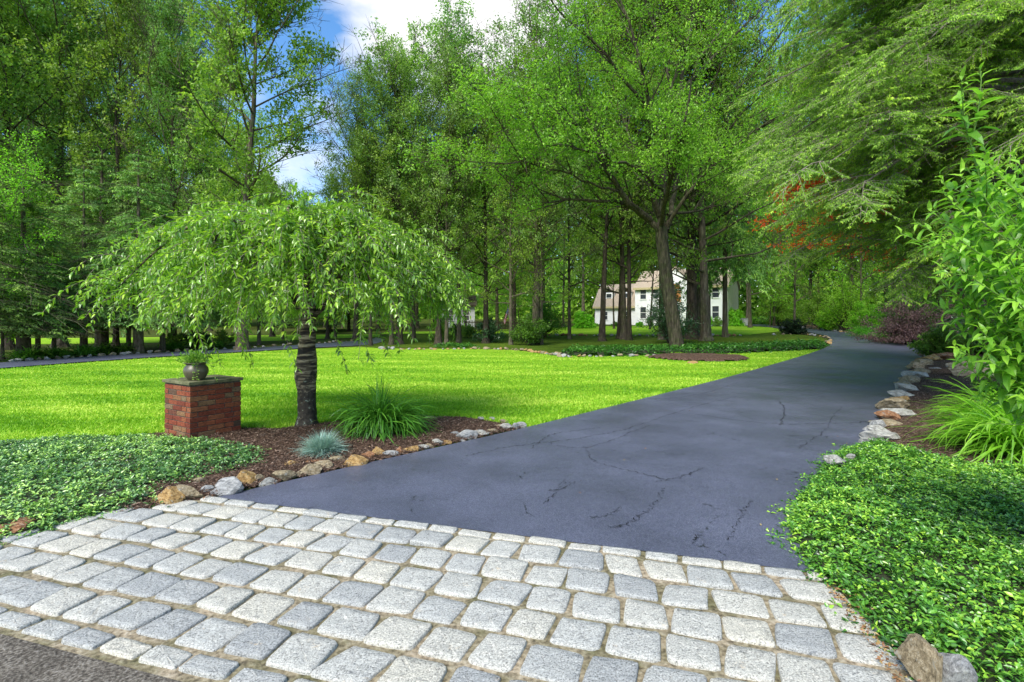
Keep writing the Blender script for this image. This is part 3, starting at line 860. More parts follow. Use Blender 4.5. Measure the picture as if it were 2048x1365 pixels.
# far lines of small edging stones
def rockline(pts, n, wd, label, group, kinds=(0, 2, 0, 1)):
    a = smoothpath([(*P(*q)[:2], 0) for q in pts], n)
    for p in a:
        mname = ROCKS[kinds[rr_.integers(0, len(kinds))]]
        o = bpy.data.objects.new('edging_stone', RM[mname, rr_.integers(0, 4)])
        s = wd * rr_.uniform(.6, 1.3)
        o.location = (p[0] + rr_.normal(0, .06), p[1] + rr_.normal(0, .06), ghf(p[0], p[1]) - .02)
        o.rotation_euler = (0, 0, rr_.uniform(0, 6)); o.scale = (s, s * .8, s * .55)
        COL.objects.link(o)
        tag(o, label, 'stone', group)
rockline([(760, 699), (850, 700), (950, 699), (1030, 701), (1085, 708), (1125, 714)], 46, .27, 'small weathered stone in the curved line between far lawn and mossy ground', 'stones along the far lawn')
rockline([(1120, 715), (1200, 714), (1310, 713)], 14, .22, 'small stone at the foot of the pachysandra hedge', 'stones under the pachysandra')
rockline([(1655, 689), (1660, 684), (1655, 677), (1630, 672), (1600, 669), (1550, 671)], 18, .34, 'stone around the rounded tip of the planted island', 'stones round the island tip')
rockline([(1826, 692), (1781, 678.5), (1711, 668.5), (1641, 660.5), (1580, 655)], 48, .36, 'stone edging the far bend of the drive by the grasses', 'stones along the far bend')
rockline([(0, 726), (200, 713), (400, 702), (600, 690), (700, 683)], 44, .26, 'pale stone along the far side of the side lane', 'stones along the side lane', (0, 3, 2, 0))
rockline([(1100, 672), (1300, 672.5), (1480, 672)], 34, .36, 'dark stone in the low line behind the tree trunks', 'stones behind the trunks', (2, 4))
place_rock(1385, 727, .5, .35, .1, 'rock_ochre', 'flat ochre stone at the front of the mulch ring', None, name='stone')
place_rock(1610, 669, .9, .6, .22, 'rock_tan', 'broad pale stone beside the round dark shrub', None, name='stone')

# ------------------------------------------------------------------ brick pier, pot
F0 = np.array([-4.15, 6.60]); ang = math.radians(58)
S = .67
pc = F0 + np.array([math.cos(ang), math.sin(ang)]) * S / 2 + np.array([-math.sin(ang), math.cos(ang)]) * S / 2
pier = thing('brick_pier', 'square red brick pier with a mossy stone cap at the lawn corner', 'pier', (pc[0], pc[1], 0), ang)
g = Geo(); rb = np.random.default_rng(5)
ch = .0677; h = S / 2; nB = 3; bl = S / 3
g.box(-h + .006, h - .006, -h + .006, h - .006, -.05, ch * 11 + .012, m=1)
def brick(x0, x1, y0, y1, z0, z1, r):
    b = .003; j = rb.normal(0, .0012, 4)
    x0 += j[0]; x1 += j[1]; y0 += j[2]; y1 += j[3]
    V = []; 
    for z, e in ((z0, b), (z0 + b, 0), (z1 - b, 0), (z1, b)):
        V += [(x0 + e, y0 + e, z), (x1 - e, y0 + e, z), (x1 - e, y1 - e, z), (x0 + e, y1 - e, z)]
    Q = [(3, 2, 1, 0), (12, 13, 14, 15)]
    for r_ in range(3):
        for i in range(4):
            a_ = r_ * 4 + i; b_ = r_ * 4 + (i + 1) % 4
            Q.append((a_, b_, b_ + 4, a_ + 4))
    g.add(V, Q, m=0, r=r)
for c in range(11):
    z0 = c * ch - .004; z1 = z0 + ch - .0095
    for side in range(4):
        # each face carries stretchers, turned one brick depth at alternate corners
        off = .098 if c % 2 else 0.0
        xs = [-h + off]
        while xs[-1] < h - .06:
            xs.append(min(xs[-1] + bl, h if c % 2 else h - .098))
            if xs[-1] >= (h if c % 2 else h - .098) - 1e-6: break
        for a_, b_ in zip(xs[:-1], xs[1:]):
            if b_ - a_ < .02: continue
            r = float(np.clip(rb.beta(2.2, 2.2), 0, 1)) if rb.random() > .16 else float(rb.choice([.05, .1, .88, .93, .97]))
            x0, x1 = a_ + (.005 if a_ > -h + .001 else 0), b_ - (.005 if b_ < h - .001 else 0)
            y0, y1 = -h, -h + .092
            if side == 0: brick(x0, x1, y0, y1, z0, z1, r)
            elif side == 1: brick(-y1, -y0, x0, x1, z0, z1, r)
            elif side == 2: brick(-x1, -x0, -y1, -y0, z0, z1, r)
            else: brick(y0, y1, -x1, -x0, z0, z1, r)
g.build('brickwork', [M['brick'], M['brickmortar']], pier)
g = Geo()
zc = ch * 11 + .008; hc = h + .022
V = []
for z, e in ((zc, .004), (zc + .006, 0), (zc + .036, 0), (zc + .042, .006)):
    for k in range(4):
        sx_, sy_ = ((-1, -1), (1, -1), (1, 1), (-1, 1))[k]
        sx2, sy2 = ((-1, -1), (1, -1), (1, 1), (-1, 1))[(k + 1) % 4]
        for t in np.linspace(0, 1, 7)[:-1]:
            V.append(((sx_ + (sx2 - sx_) * t) * (hc - e) + rb.normal(0, .0015), (sy_ + (sy2 - sy_) * t) * (hc - e) + rb.normal(0, .0015), z))
V.append((0, 0, zc)); V.append((0, 0, zc + .042))
Q = [(r * 24 + i, r * 24 + (i + 1) % 24, (r + 1) * 24 + (i + 1) % 24, (r + 1) * 24 + i) for r in range(3) for i in range(24)]
T = [((i + 1) % 24, i, 96) for i in range(24)] + [(72 + i, 72 + (i + 1) % 24, 97) for i in range(24)]
g.add(V, Q, T)
g.build('capstone', M['capstone'], pier)
ztop = zc + .042
potp = (xat(392, 6.86), 6.86)
prof = [(.0, .002), (.085, .002), (.10, .012), (.125, .05), (.146, .10), (.150, .128), (.142, .162), (.122, .19), (.112, .202), (.118, .216), (.136, .226), (.142, .229), (.140, .234), (.128, .232), (.112, .215), (.105, .20)]
g = Geo(); k = 40
V = []
for r, z in prof:
    V += [(r * math.cos(t), r * math.sin(t), z) for t in np.arange(k) * 2 * math.pi / k]
Q = [(a * k + i, a * k + (i + 1) % k, (a + 1) * k + (i + 1) % k, (a + 1) * k + i) for a in range(len(prof) - 1) for i in range(k)]
g.add(V, Q)
pot = thing('plant_pot', 'round bellied olive brown pot with a flared rim on the pier', 'pot', (*potp, ztop))
g.build('pot_body', M['pot'], pot, True)
g = Geo(); g.add([(0, 0, .2)] + [(.113 * math.cos(t), .113 * math.sin(t), .2) for t in np.arange(20) * 2 * math.pi / 20], None, [(0, i + 1, (i + 1) % 20 + 1) for i in range(20)])
g.build('potting_soil', M['soil'], pot)
pl = thing('pot_plant', 'yellow green leafy plant with trailing variegated stems in the olive pot', 'plant', (*potp, ztop + .2))
g = Geo(); gs = Geo(); rp = np.random.default_rng(8)
st0 = []; st1 = []
for i in range(60):
    a_ = rp.uniform(0, 6.28); sp = abs(rp.normal(0, .08)); e = np.array([math.cos(a_) * (.03 + sp * 1.9), math.sin(a_) * (.03 + sp * 1.9), rp.uniform(.10, .23) - sp * .4])
    s0 = np.array([e[0] * .35, e[1] * .35, 0]); st0.append(s0); st1.append(e)
    n = 14
    t = rp.uniform(.3, 1, (n, 1)); pb = s0 + (e - s0) * t
    leaves(g, pb, rp.normal(0, .6, (n, 3)) + unit(e) + [0, 0, .2], rp.normal(0, .4, (n, 3)) + [0, 0, 1], rp.uniform(.025, .05, n), rp.uniform(.011, .018, n), rp.uniform(.2, 1, n), 1)
segs(gs, st0, st1, .002, .001, 4)
for (dx, dy, dz_) in ((.10, -.10, -.24), (.06, -.12, -.18), (-.17, -.05, -.20), (.27, -.04, -.22), (-.13, .0, -.12), (.22, -.02, -.02)):
    a_ = smoothpath([(0, 0, 0), (dx * .6, dy * .9, .07), (dx, dy * 1.3, dz_ * .4), (dx * 1.15, dy * 1.3, dz_)], 14)
    tube(gs, a_, .0013, 4)
    n = 26
    q = a_[rp.integers(2, 14, n)]
    leaves(g, q, rp.normal(0, 1, (n, 3)) * [1, 1, .3], rp.normal(0, .4, (n, 3)) + [0, -.6, 1], rp.uniform(.018, .03, n), .02, rp.uniform(.7, 1, n), 1)
g.build('foliage', M['potleaf'], pl); gs.build('stems', M['stem'], pl)

# ------------------------------------------------------------------ trees
def polar(d, ang, rng):
    """directions leaving d at the angle ang (radians) around a random side"""
    n = len(d)
    r = rng.normal(0, 1, (n, 3)); s = unit(r - d * np.sum(r * d, 1, keepdims=True))
    a = np.broadcast_to(ang, (n,))[:, None]
    return d * np.cos(a) + s * np.sin(a)
def grow(limbs, rng, gt, sub_per_m=1.8, sub_len=2.2, tw_per=6, tw_len=.9, up=.25, flat=0.0, t0=.2, rtwig=.012, gd=.45, start_all=True):
    """limbs: list of (pts, r0, r1). returns twig segments"""
    S0 = []; SD = []; SL = []; SR = []
    for pts, r0, r1 in limbs:
        pts = np.asarray(pts)
        seg = np.linalg.norm(np.diff(pts, axis=0), axis=1); cum = np.concatenate([[0], np.cumsum(seg)]); Lt = cum[-1]
        n = max(3, int(Lt * sub_per_m))
        t = np.sort(rng.uniform(t0, 1, n)); t[-1] = 1.0
        pos = np.stack([np.interp(t * Lt, cum, pts[:, k]) for k in range(3)], 1)
        eps = np.clip(t + .04, 0, 1); e2 = eps - .08
        d = unit(np.stack([np.interp(eps * Lt, cum, pts[:, k]) - np.interp(e2 * Lt, cum, pts[:, k]) for k in range(3)], 1))
        S0.append(pos); SD.append(d)
        SL.append(sub_len * (1.15 - .65 * t) * rng.uniform(.6, 1.2, n) * min(1.0, .35 + Lt / 8))
        SR.append(np.clip((r0 + (r1 - r0) * t) * .5, .012, .06))
    S0 = np.concatenate(S0); SD = np.concatenate(SD); SL = np.concatenate(SL); SR = np.concatenate(SR)
    D = polar(SD, rng.uniform(.5, 1.15, len(SD)), rng)
    D[:, 2] = D[:, 2] * (1 - flat) + up; D = unit(D)
    mid = S0 + D * SL[:, None] * .5
    D2 = unit(D + rng.normal(0, .18, D.shape) + [0, 0, up * .6])
    end = mid + D2 * SL[:, None] * .5
    segs(gt, S0, mid, SR, SR * .6, 4); segs(gt, mid, end, SR * .6, SR * .3, 3)
    n = len(S0)
    t = rng.uniform(.25, 1, (n, tw_per)); t[:, 0] = 1
    pos = np.where(t[..., None] < .5, S0[:, None] + (mid - S0)[:, None] * t[..., None] * 2, mid[:, None] + (end - mid)[:, None] * (t[..., None] * 2 - 1)).reshape(-1, 3)
    d = np.repeat(D2, tw_per, 0)
    d = polar(d, rng.uniform(.35, 1.1, len(d)), rng); d[:, 2] = d[:, 2] * (1 - flat) + up * .5; d = unit(d)
    ln = tw_len * rng.uniform(.5, 1.2, len(d))
    e = pos + d * ln[:, None]
    segs(gt, pos, e, rtwig, rtwig * .4, 3)
    return pos, e
def leafy(g, p0, p1, rng, per, size, spread=.16, droop=.25, nb=.9, kind=0, wr=.55, light=None):
    n = len(p0) * per
    a = np.repeat(p0, per, 0); b = np.repeat(p1, per, 0)
    t = rng.uniform(.05, 1.1, (n, 1))
    pos = a + (b - a) * t + rng.normal(0, spread, (n, 3)) * [1, 1, .7]
    d = unit(b - a) * .6 + rng.normal(0, .8, (n, 3)) - [0, 0, droop]
    nn = rng.normal(0, .45, (n, 3)) + [0, 0, nb]
    tw = np.repeat(rng.uniform(-.28, .28, len(p0)), per)
    r = np.clip(.48 + tw + rng.normal(0, .10, n), 0, 1)
    leaves(g, pos, d, nn, size * 1.1 * rng.uniform(.6, 1.25, n), size * 1.1 * wr * rng.uniform(.7, 1.2, n), r.astype(np.float32), kind)

def tree_meshes(name, seed, H, r0, cb, R, nl, leafm, barkm, size, per, up=.3, shape='round', lean=0.0, el0=.45, el1=1.15, tw=6, subl=2.2, spm=1.7, flat=0, fork=False):
    rng = np.random.default_rng(seed)
    gt = Geo(); gc = Geo()
    n = 14
    z = np.linspace(0, H * .96, n)
    wx = np.cumsum(rng.normal(0, .012 * H / 3, n)) * (z / H); wy = np.cumsum(rng.normal(0, .012 * H / 3, n)) * (z / H)
    tp = np.stack([wx + lean * z, wy, z], 1)
    tr = r0 * (1 - .93 * (z / (H * .96)) ** .85); tr[0] *= 1.0
    zf = np.concatenate([[-.15, .08, .25, .6], z[1:]]); tpf = np.stack([np.interp(zf, z, tp[:, k]) for k in range(3)], 1); tpf[:, 2] = zf
    rf = np.interp(zf, z, tr); rf[0] = r0 * 1.9; rf[1] = r0 * 1.5; rf[2] = r0 * 1.2; rf[3] = r0 * 1.05
    tube(gt, tpf, rf, 10, rough=.05, rng=rng)
    limbs = []
    az = rng.uniform(0, 6.28)
    for i in range(nl):
        f = i / (nl - 1)
        hz = H * (cb + (.95 - cb) * f ** .9)
        tt = (hz - H * cb) / (H * (1 - cb))
        if shape == 'round': rad = R * (math.sin(math.pi * (.16 + .80 * tt)) ** .7)
        elif shape == 'cone': rad = R * (1.02 - .92 * tt) * (.75 + .25 * min(1, tt * 6))
        else: rad = R * (.55 + .55 * tt) * (1 - max(0, tt - .75) * 2.4)
        rad *= rng.uniform(.65, 1.15)
        el = el0 + (el1 - el0) * tt + rng.normal(0, .08)
        az += 2.4 + rng.normal(0, .3)
        base = np.array([np.interp(hz, z, tp[:, k]) for k in range(3)])
        Lb = rad / max(math.cos(el), .35)
        d = np.array([math.cos(az) * math.cos(el), math.sin(az) * math.cos(el), math.sin(el)])
        pts = [base]; p = base.copy(); dd = d.copy()
        for s in range(5):
            dd = unit(dd + rng.normal(0, .10, 3) + np.array([0, 0, (.08 if shape != 'cone' else -.06)]))
            p = p + dd * Lb / 5; pts.append(p.copy())
        rl = min(np.interp(hz, z, tr) * .55, .02 * Lb + .02)
        tube(gt, pts, np.linspace(rl, .015, 6), 5, caps=False)
        limbs.append((np.array(pts), rl, .015))
    limbs.append((tp[-5:], tr[-5], .02))
    p0, p1 = grow(limbs, rng, gt, spm, subl, tw, .85, up, flat)
    leafy(gc, p0, p1, rng, per, size)
    mt = gt.mesh(name + ' trunk', barkm); mc = gc.mesh(name + ' crown', leafm)
    for p_ in mt.polygons[:300]: pass
    return dict(trunk=mt, crown=mc, H=H, R=R, n=len(gc.V))
def hemlock_meshes(name, seed, H, r0, R, nb_, barkm, leafm, cb=.1, size=.20, ang0=.25, k2=11, k3=9):
    """drooping evergreen: whorls of flat sprays"""
    rng = np.random.default_rng(seed)
    gt = Geo(); gc = Geo()
    z = np.array([-.15, .1, .5, H * .3, H * .6, H]); tube(gt, np.stack([0 * z, 0 * z, z], 1), [r0 * 1.6, r0 * 1.25, r0, r0 * .75, r0 * .4, .02], 9, rough=.04, rng=rng)
    hz = H * (cb + (.98 - cb) * rng.uniform(0, 1, nb_) ** 1.1)
    az = rng.uniform(0, 6.28, nb_)
    rad = R * (1 - (hz / H - cb) / (1 - cb)) ** .7 * rng.uniform(.6, 1.15, nb_) + .25
    for i in range(nb_):
        d = np.array([math.cos(az[i]), math.sin(az[i]), 0]); Lb = rad[i]
        t = np.linspace(0, 1, 6)
        pts = np.array([0, 0, hz[i]]) + np.outer(t * Lb, d) + np.outer((ang0 * t - .55 * t * t) * Lb, [0, 0, 1]) + rng.normal(0, .04, (6, 3)) * t[:, None]
        segs(gt, pts[:-1], pts[1:], np.linspace(.016, .005, 6)[:-1], np.linspace(.016, .005, 6)[1:], 4)
        side = np.array([-d[1], d[0], 0])
        spray(gc, gt, pts, side, rng, Lb, k2, k3, size)
    return dict(trunk=gt.mesh(name + ' trunk', barkm), crown=gc.mesh(name + ' crown', leafm), H=H, R=R)
def spray(gc, gt, pts, side, rng, Lb, k2=11, k3=9, size=.2, tilt=.0, wr=.28, twg=False):
    """flat fan of needle sprigs around a drooping branch axis"""
    n2 = max(4, int(k2 * (.5 + Lb / 3)))
    t2 = np.sort(rng.uniform(.12, 1, n2)); cum = np.linspace(0, 1, len(pts))
    p2 = np.stack([np.interp(t2, cum, pts[:, k]) for k in range(3)], 1)
    ax = unit(pts[-1] - pts[0])
    sg = np.where(np.arange(n2) % 2 == 0, 1, -1)[:, None] * 1.0
    sg = np.where(rng.random((n2, 1)) > .5, 1.0, -1.0)
    d2 = unit(ax * rng.uniform(.4, 1.3, (n2, 1)) + side * sg * rng.uniform(.4, 1.1, (n2, 1)) + rng.normal(0, .2, (n2, 3)) - [0, 0, .18])
    l2 = Lb * .42 * (1.1 - .8 * t2) * rng.uniform(.6, 1.2, n2) + .12
    e2 = p2 + d2 * l2[:, None] - np.array([0, 0, 1]) * (l2[:, None] ** 2) * .12
    if gt is not None: segs(gt, p2, e2, .006, .002, 3)
    n3 = np.maximum((k3 * (.4 + l2)).astype(int), 3); idx = np.repeat(np.arange(n2), n3)
    t3 = rng.uniform(.05, 1.05, (len(idx), 1))
    p3 = p2[idx] + (e2 - p2)[idx] * t3
    s3 = unit(np.cross(d2[idx], [0, 0, 1.])) * np.where(rng.random((len(idx), 1)) > .5, 1, -1)
    d3 = d2[idx] * rng.uniform(.3, 1, (len(idx), 1)) + s3 * .8 - np.array([0, 0, .30]) + rng.normal(0, .36, (len(idx), 3))
    nn = rng.normal(0, .5, (len(idx), 3)) + [0, 0, 1]
    r = np.clip(.30 + .35 * t3[:, 0] * np.abs(t2[idx]) + rng.normal(0, .15, len(idx)) + rng.normal(0, .09), 0, 1).astype(np.float32)
    leaves(gc, p3, d3, nn, size * rng.uniform(.5, 1.2, len(idx)), size * wr * rng.uniform(.7, 1.2, len(idx)), r, 0, sag=.22)

TM = {}
TM['A'] = tree_meshes('broad oak', 1, 22, .24, .17, 4.6, 40, M['leaf_oak'], M['bark_dark'], .21, 10, el0=.25)
TM['B'] = tree_meshes('tall maple', 2, 24, .24, .22, 4.0, 44, M['leaf_blue'], M['bark'], .20, 10, shape='round', el0=.4)
TM['C'] = tree_meshes('light maple', 3, 20, .17, .14, 4.4, 38, M['leaf_maple'], M['bark'], .17, 9, el0=.2, lean=-.02)
TM['D'] = tree_meshes('open tulip tree', 7, 25, .26, .26, 4.2, 36, M['leaf_oak'], M['bark'], .23, 12, shape='round', el0=.3, subl=2.4, spm=2.5)
TM['E'] = tree_meshes('slender leaning maple', 9, 19, .15, .30, 3.6, 26, M['leaf_maple'], M['bark_dark'], .17, 9, el0=.5, lean=-.07)
TM['F'] = tree_meshes('bright understorey tree', 12, 12, .11, .16, 3.6, 26, M['leaf_bright'], M['bark'], .16, 9, el0=.15)
TM['H'] = hemlock_meshes('hemlock', 14, 14, .20, 3.6, 120, M['bark'], M['needle'], cb=.20, size=.24, k2=9, k3=14)

def put_tree(kind, px, base, top, Rpx, label, name='tree', cat='tree', group=None, Y=None, tw=None, rz=None):
    t = TM[kind]
    p = P(px, base) if Y is None else (xat(px, Y), Y, ghf(0, Y))
    Ht = zat(top, p[1]) - p[2]; Rm = Rpx * p[1] / FPX
    sz = Ht / t['H']; sx = Rm / t['R']
    o = thing(name, label, cat, p, rr_.uniform(0, 6.28) if rz is None else rz, group)
    o.scale = (sx, sx * rr_.uniform(.9, 1.1), sz)
    for part in ('trunk', 'crown'):
        c = bpy.data.objects.new(part, t[part]); COL.objects.link(c); c.parent = o
        if part == 'trunk' and tw:
            c.scale = (tw, tw, 1)
    return o
GW = 'trees in the woods behind the lawn'
KIND = {'A': 'broad dark-leaved tree', 'B': 'tall blue-green tree', 'C': 'light green maple', 'D': 'tall open-crowned tree', 'E': 'slender leaning maple', 'F': 'bright green understorey tree', 'H': 'drooping hemlock'}
NM = {'A': 'oak_tree', 'B': 'ash_tree', 'C': 'maple_tree', 'D': 'tulip_tree', 'E': 'maple_tree', 'F': 'maple_tree', 'H': 'hemlock_tree'}
ROWA = [
 ('H', -40, 724, 380, 130), ('H', 47, 716, 330, 120), ('H', 76, 713, 420, 95), ('H', 108, 709, 440, 80), ('H', 168, 706, 330, 115), ('H', 204, 701, 300, 120), ('H', 257, 703, 340, 95), ('H', 277, 707, 300, 110), ('H', 325, 703, 360, 85), ('H', 400, 697, 400, 75),
 ('A', -90, 704, -80, 170), ('A', 18, 700, -60, 150), ('B', 120, 695, -70, 140), ('A', 232, 696, -10, 130), ('B', 345, 695, 30, 85), ('A', 402, 692, 170, 80),
 ('D', 485, 701, -110, 135), ('H', 518, 690, 400, 60), ('A', 545, 674, 395, 55), ('C', 566, 680, 420, 60), ('F', 600, 684, 460, 60),
 ('A', 655, 678, 380, 55), ('B', 671, 676, 320, 50), ('B', 712, 678, 130, 62), ('A', 741, 692, 250, 90), ('B', 783, 690, 100, 95), ('A', 799, 689, 60, 95), ('C', 828, 682, 180, 100),
 ('A', 877, 690, 240, 90), ('B', 893, 691, 90, 85), ('B', 918, 686, 30, 100), ('A', 972, 687, 130, 90), ('C', 1022, 690, 210, 95), ('B', 1072, 689, 60, 100), ('C', 1083, 690, 200, 90),
 ('C', 1139, 679, 150, 110), ('E', 1204, 683, 60, 110), ('E', 1237, 678, 120, 95), ('C', 1248, 679, 30, 110), ('A', 1258, 681, -40, 120), ('B', 1323, 680, -80, 120),
 ('A', 1383, 679, -120, 130), ('C', 1412, 682, -120, 140), ('B', 1404, 676, -60, 110), ('H', 1450, 675, 40, 100)]
ROWA = [(k, px, b, t + (60 if 640 < px < 1000 else 0), R_) for k, px, b, t, R_ in ROWA]
ROWA.sort(key=lambda a: a[1])
cnt = {}; seen = 0
for i, (kd, px, base, top, R_) in enumerate(ROWA):
    c = cnt.get(kd, 0); cnt[kd] = c + 1
    lab_ = f'{KIND[kd]}, {ORD[seen]} trunk from the left along the wood edge' if px >= 0 else f'{KIND[kd]} with its trunk just beyond the left frame edge'
    seen += px >= 0
    put_tree(kd, px, base, top, R_, lab_, NM[kd], 'tree', GW, tw=(1.75 if px in (1383, 1404, 1412) else {'H': 1.1}.get(kd, 1.0) * (.75, 1.35, 1.0, 1.6, .85)[i % 5]))
# deeper row, filling the wood; its outline follows the treetops of the photograph
def skyline(px):
    return float(np.interp(px, [-400, 0, 300, 420, 520, 575, 650, 690, 740, 800, 930, 1030, 1100, 2600], [-90, -60, -40, 60, 360, 460, 450, 390, 250, 190, 150, 90, -60, -100]))
rs = np.random.default_rng(33)
for i in range(62):
    px = -350 + i * 46 + rs.uniform(-14, 14)
    Y = rs.uniform(48, 72) if not (1130 < px < 1520) else rs.uniform(88, 100)
    kd = rs.choice(list('AABBCCDF')) if px < 1050 else rs.choice(list('CCFBCF'))
    top = skyline(px) + rs.uniform(20, 170) if px < 1050 else rs.uniform(120, 330)
    if 1130 < px < 1520: top = rs.uniform(250, 380)
    wd = rs.uniform(60, 90)
    where = 'beyond the left frame side' if px < 150 else 'behind the left hemlocks' if px < 400 else 'above the weeping tree' if px < 640 else 'right of the sky gap' if px < 850 else 'behind the flag' if px < 1130 else 'behind the house' if px < 1520 else 'beyond the drive bend' if px < 1800 else 'behind the right hemlocks'
    put_tree(kd, px, 0, top, wd, f'{KIND[kd]} deep in the wood {where}', NM[kd], 'tree', 'trees deep in the woods', Y=Y)
for i in range(44):
    px = -160 + i * 31 + rs.uniform(-12, 12) if i < 42 else 1540 + (i - 42) * 70
    if px > 1120 and i < 42: px = 1560 + (px - 1120) * 2.2
    where = 'beside the far left lane' if px < 400 else 'seen under the weeping tree' if px < 900 else 'behind the mossy ground' if px < 1150 else 'beyond the drive bend'
    put_tree('F', px, 0, rs.uniform(530, 600), rs.uniform(34, 60), f'low leafy sapling {where}', 'sapling', 'tree', 'saplings under the woods', Y=rs.uniform(58, 84))
# far wood that reads as one mass
rng = np.random.default_rng(44)
g = Geo()
n = 420000
px = rng.uniform(-500, 2600, n); Y = rng.uniform(102, 122, n)
tp_ = np.interp(px, [-500, 0, 450, 560, 700, 900, 1100, 1300, 2600], [250, 260, 330, 430, 400, 300, 280, 260, 260]) + 40 * np.sin(px * .021) + 25 * np.sin(px * .053 + 1)
zt = CAM_H - (tp_ - HOR) / FPX * Y
u = rng.random(n) ** 1.15
z = gh(0, Y) - .5 + u * (zt - gh(0, Y)) + wob(px, Y, .15) * 1.0
pos = np.stack([(px - CX) / FPX * Y, Y, z], 1)
cl = wob(px * .12, z * 1.3, 1.0, 2)
leaves(g, pos, rng.normal(0, 1, (n, 3)) - [0, 0, .3], rng.normal(0, .7, (n, 3)) + [0, -.9, .5], rng.uniform(.6, 1.1, n), rng.uniform(.4, .75, n), np.clip(.45 + .25 * cl + rng.normal(0, .15, n), 0, 1).astype(np.float32), 0)
o = g.build('far_woods', M['leaf_far'])
tag(o, 'distant wooded hillside reading as one green mass behind the trees', 'woods', kind='stuff')

put_tree('E', 1228, 0, 420, 46, 'thin leafy tree in front of the house garage wing', 'maple_tree', 'tree', None, Y=58)
put_tree('E', 1300, 0, 360, 50, 'thin leafy tree in front of the main roof of the house', 'maple_tree', 'tree', None, Y=56)
put_tree('E', 1420, 0, 330, 50, 'thin leafy tree in front of the right half of the house', 'maple_tree', 'tree', None, Y=54)
# bright trees: far left edge and behind the right bend
put_tree('F', 5, 719, 395, 100, 'bright green maple at the far left edge of the lawn', 'maple_tree', 'tree', None)
for i, (px, base, top, R_, Y, lb) in enumerate([
    (1500, 0, 250, 110, 62, 'bright green tree behind the right gable of the house'), (1560, 0, 200, 110, 68, 'bright green tree beyond the bend, left of the red maple'),
    (1620, 0, 180, 120, 70, 'bright green tree directly behind the red maple'), (1700, 0, 120, 120, 66, 'bright green tree behind the yellow-green shrubs on the bend'),
    (1790, 0, 150, 130, 58, 'bright green tree above the purple maple'), (1880, 0, 60, 150, 40, 'bright green tree behind the dark shrubs on the right'), (2000, 0, 100, 170, 36, 'bright green tree hidden behind the hemlock boughs')]):
    put_tree('F' if i < 3 else 'C', px, base, top, R_, lb, 'maple_tree', 'tree', 'bright trees beyond the bend', Y=Y)

# main maple by the drive ------------------------------------------------
mb = P(1355, 704); MY = mb[1]
mt_ = thing('maple_tree', 'big spreading maple with a mossy leaning trunk in the mulch ring', 'tree', mb)
rng = np.random.default_rng(77)
def mp_(px, py, dy=0):
    Y = MY + dy
    return (xat(px, Y) - mb[0], dy, zat(py, Y))
gt = Geo(); gc = Geo()
trunk = [mp_(1356, 712), mp_(1355, 700), mp_(1352, 680), mp_(1346, 640), mp_(1337, 585), mp_(1328, 520), mp_(1322, 455)]
tube(gt, smoothpath(trunk, 16), np.interp(np.linspace(0, 1, 16), [0, .06, .2, .6, 1], [.62, .46, .36, .32, .29]), 16, rough=.035, rng=rng)
LB = [
 ([(1322, 470, 0), (1290, 432, -.3), (1240, 408, -.8), (1160, 402, -1.5), (1060, 402, -2.2)], .17),
 ([(1300, 440, -.2), (1250, 400, -1.2), (1218, 350, -2), (1200, 290, -2.6), (1165, 200, -3.0), (1110, 130, -3.2)], .17),
 ([(1205, 300, -2.6), (1150, 250, -3), (1080, 225, -3.6), (990, 200, -4)], .08),
 ([(1322, 460, 0), (1325, 380, .4), (1338, 300, .8), (1348, 200, 1.0), (1325, 100, .8), (1290, 0, .5), (1270, -120, 0)], .21),
 ([(1332, 460, 0), (1348, 390, 1.), (1365, 310, 2), (1400, 240, 3), (1470, 180, 3.5)], .15),
 ([(1334, 455, 0), (1370, 395, -1), (1410, 350, -2), (1470, 290, -3), (1530, 250, -3.5)], .11),
 ([(1348, 290, .9), (1362, 190, 1.2), (1380, 60, 1.0), (1420, -60, .6), (1450, -160, .2)], .12),
 ([(1318, 430, 0), (1305, 340, -1), (1300, 240, -1.6), (1280, 130, -2.2), (1240, 0, -2.6), (1190, -110, -3)], .15),
 ([(1250, 390, -1.2), (1190, 370, -2.5), (1110, 340, -3.6), (1020, 320, -4.4)], .07),
 ([(1322, 455, 0), (1330, 400, -2), (1350, 330, -4), (1370, 230, -5.5), (1400, 120, -6)], .13),
 ([(1325, 455, 0), (1300, 380, 2), (1260, 280, 4), (1220, 160, 5)], .12),
 ([(1335, 430, 0), (1400, 420, 1.5), (1470, 400, 2.5), (1540, 360, 3)], .08),
 ([(1300, 220, -2), (1220, 120, -3), (1130, 30, -4), (1060, -40, -5)], .08),
 ([(1350, 200, 1), (1440, 100, 2), (1520, 20, 2.5), (1600, -60, 3)], .09),
 ([(1325, 380, 0), (1260, 330, -3.0), (1170, 300, -5.0), (1090, 290, -6.0)], .08)]
limbs = []
for pts, r in LB:
    q = smoothpath([mp_(*a) for a in pts], 12)
    q[1:] += rng.normal(0, .05, q[1:].shape)
    tube(gt, q, np.linspace(r, .02, 12), 8, rough=.03, rng=rng, caps=False)
    limbs.append((q, r, .02))
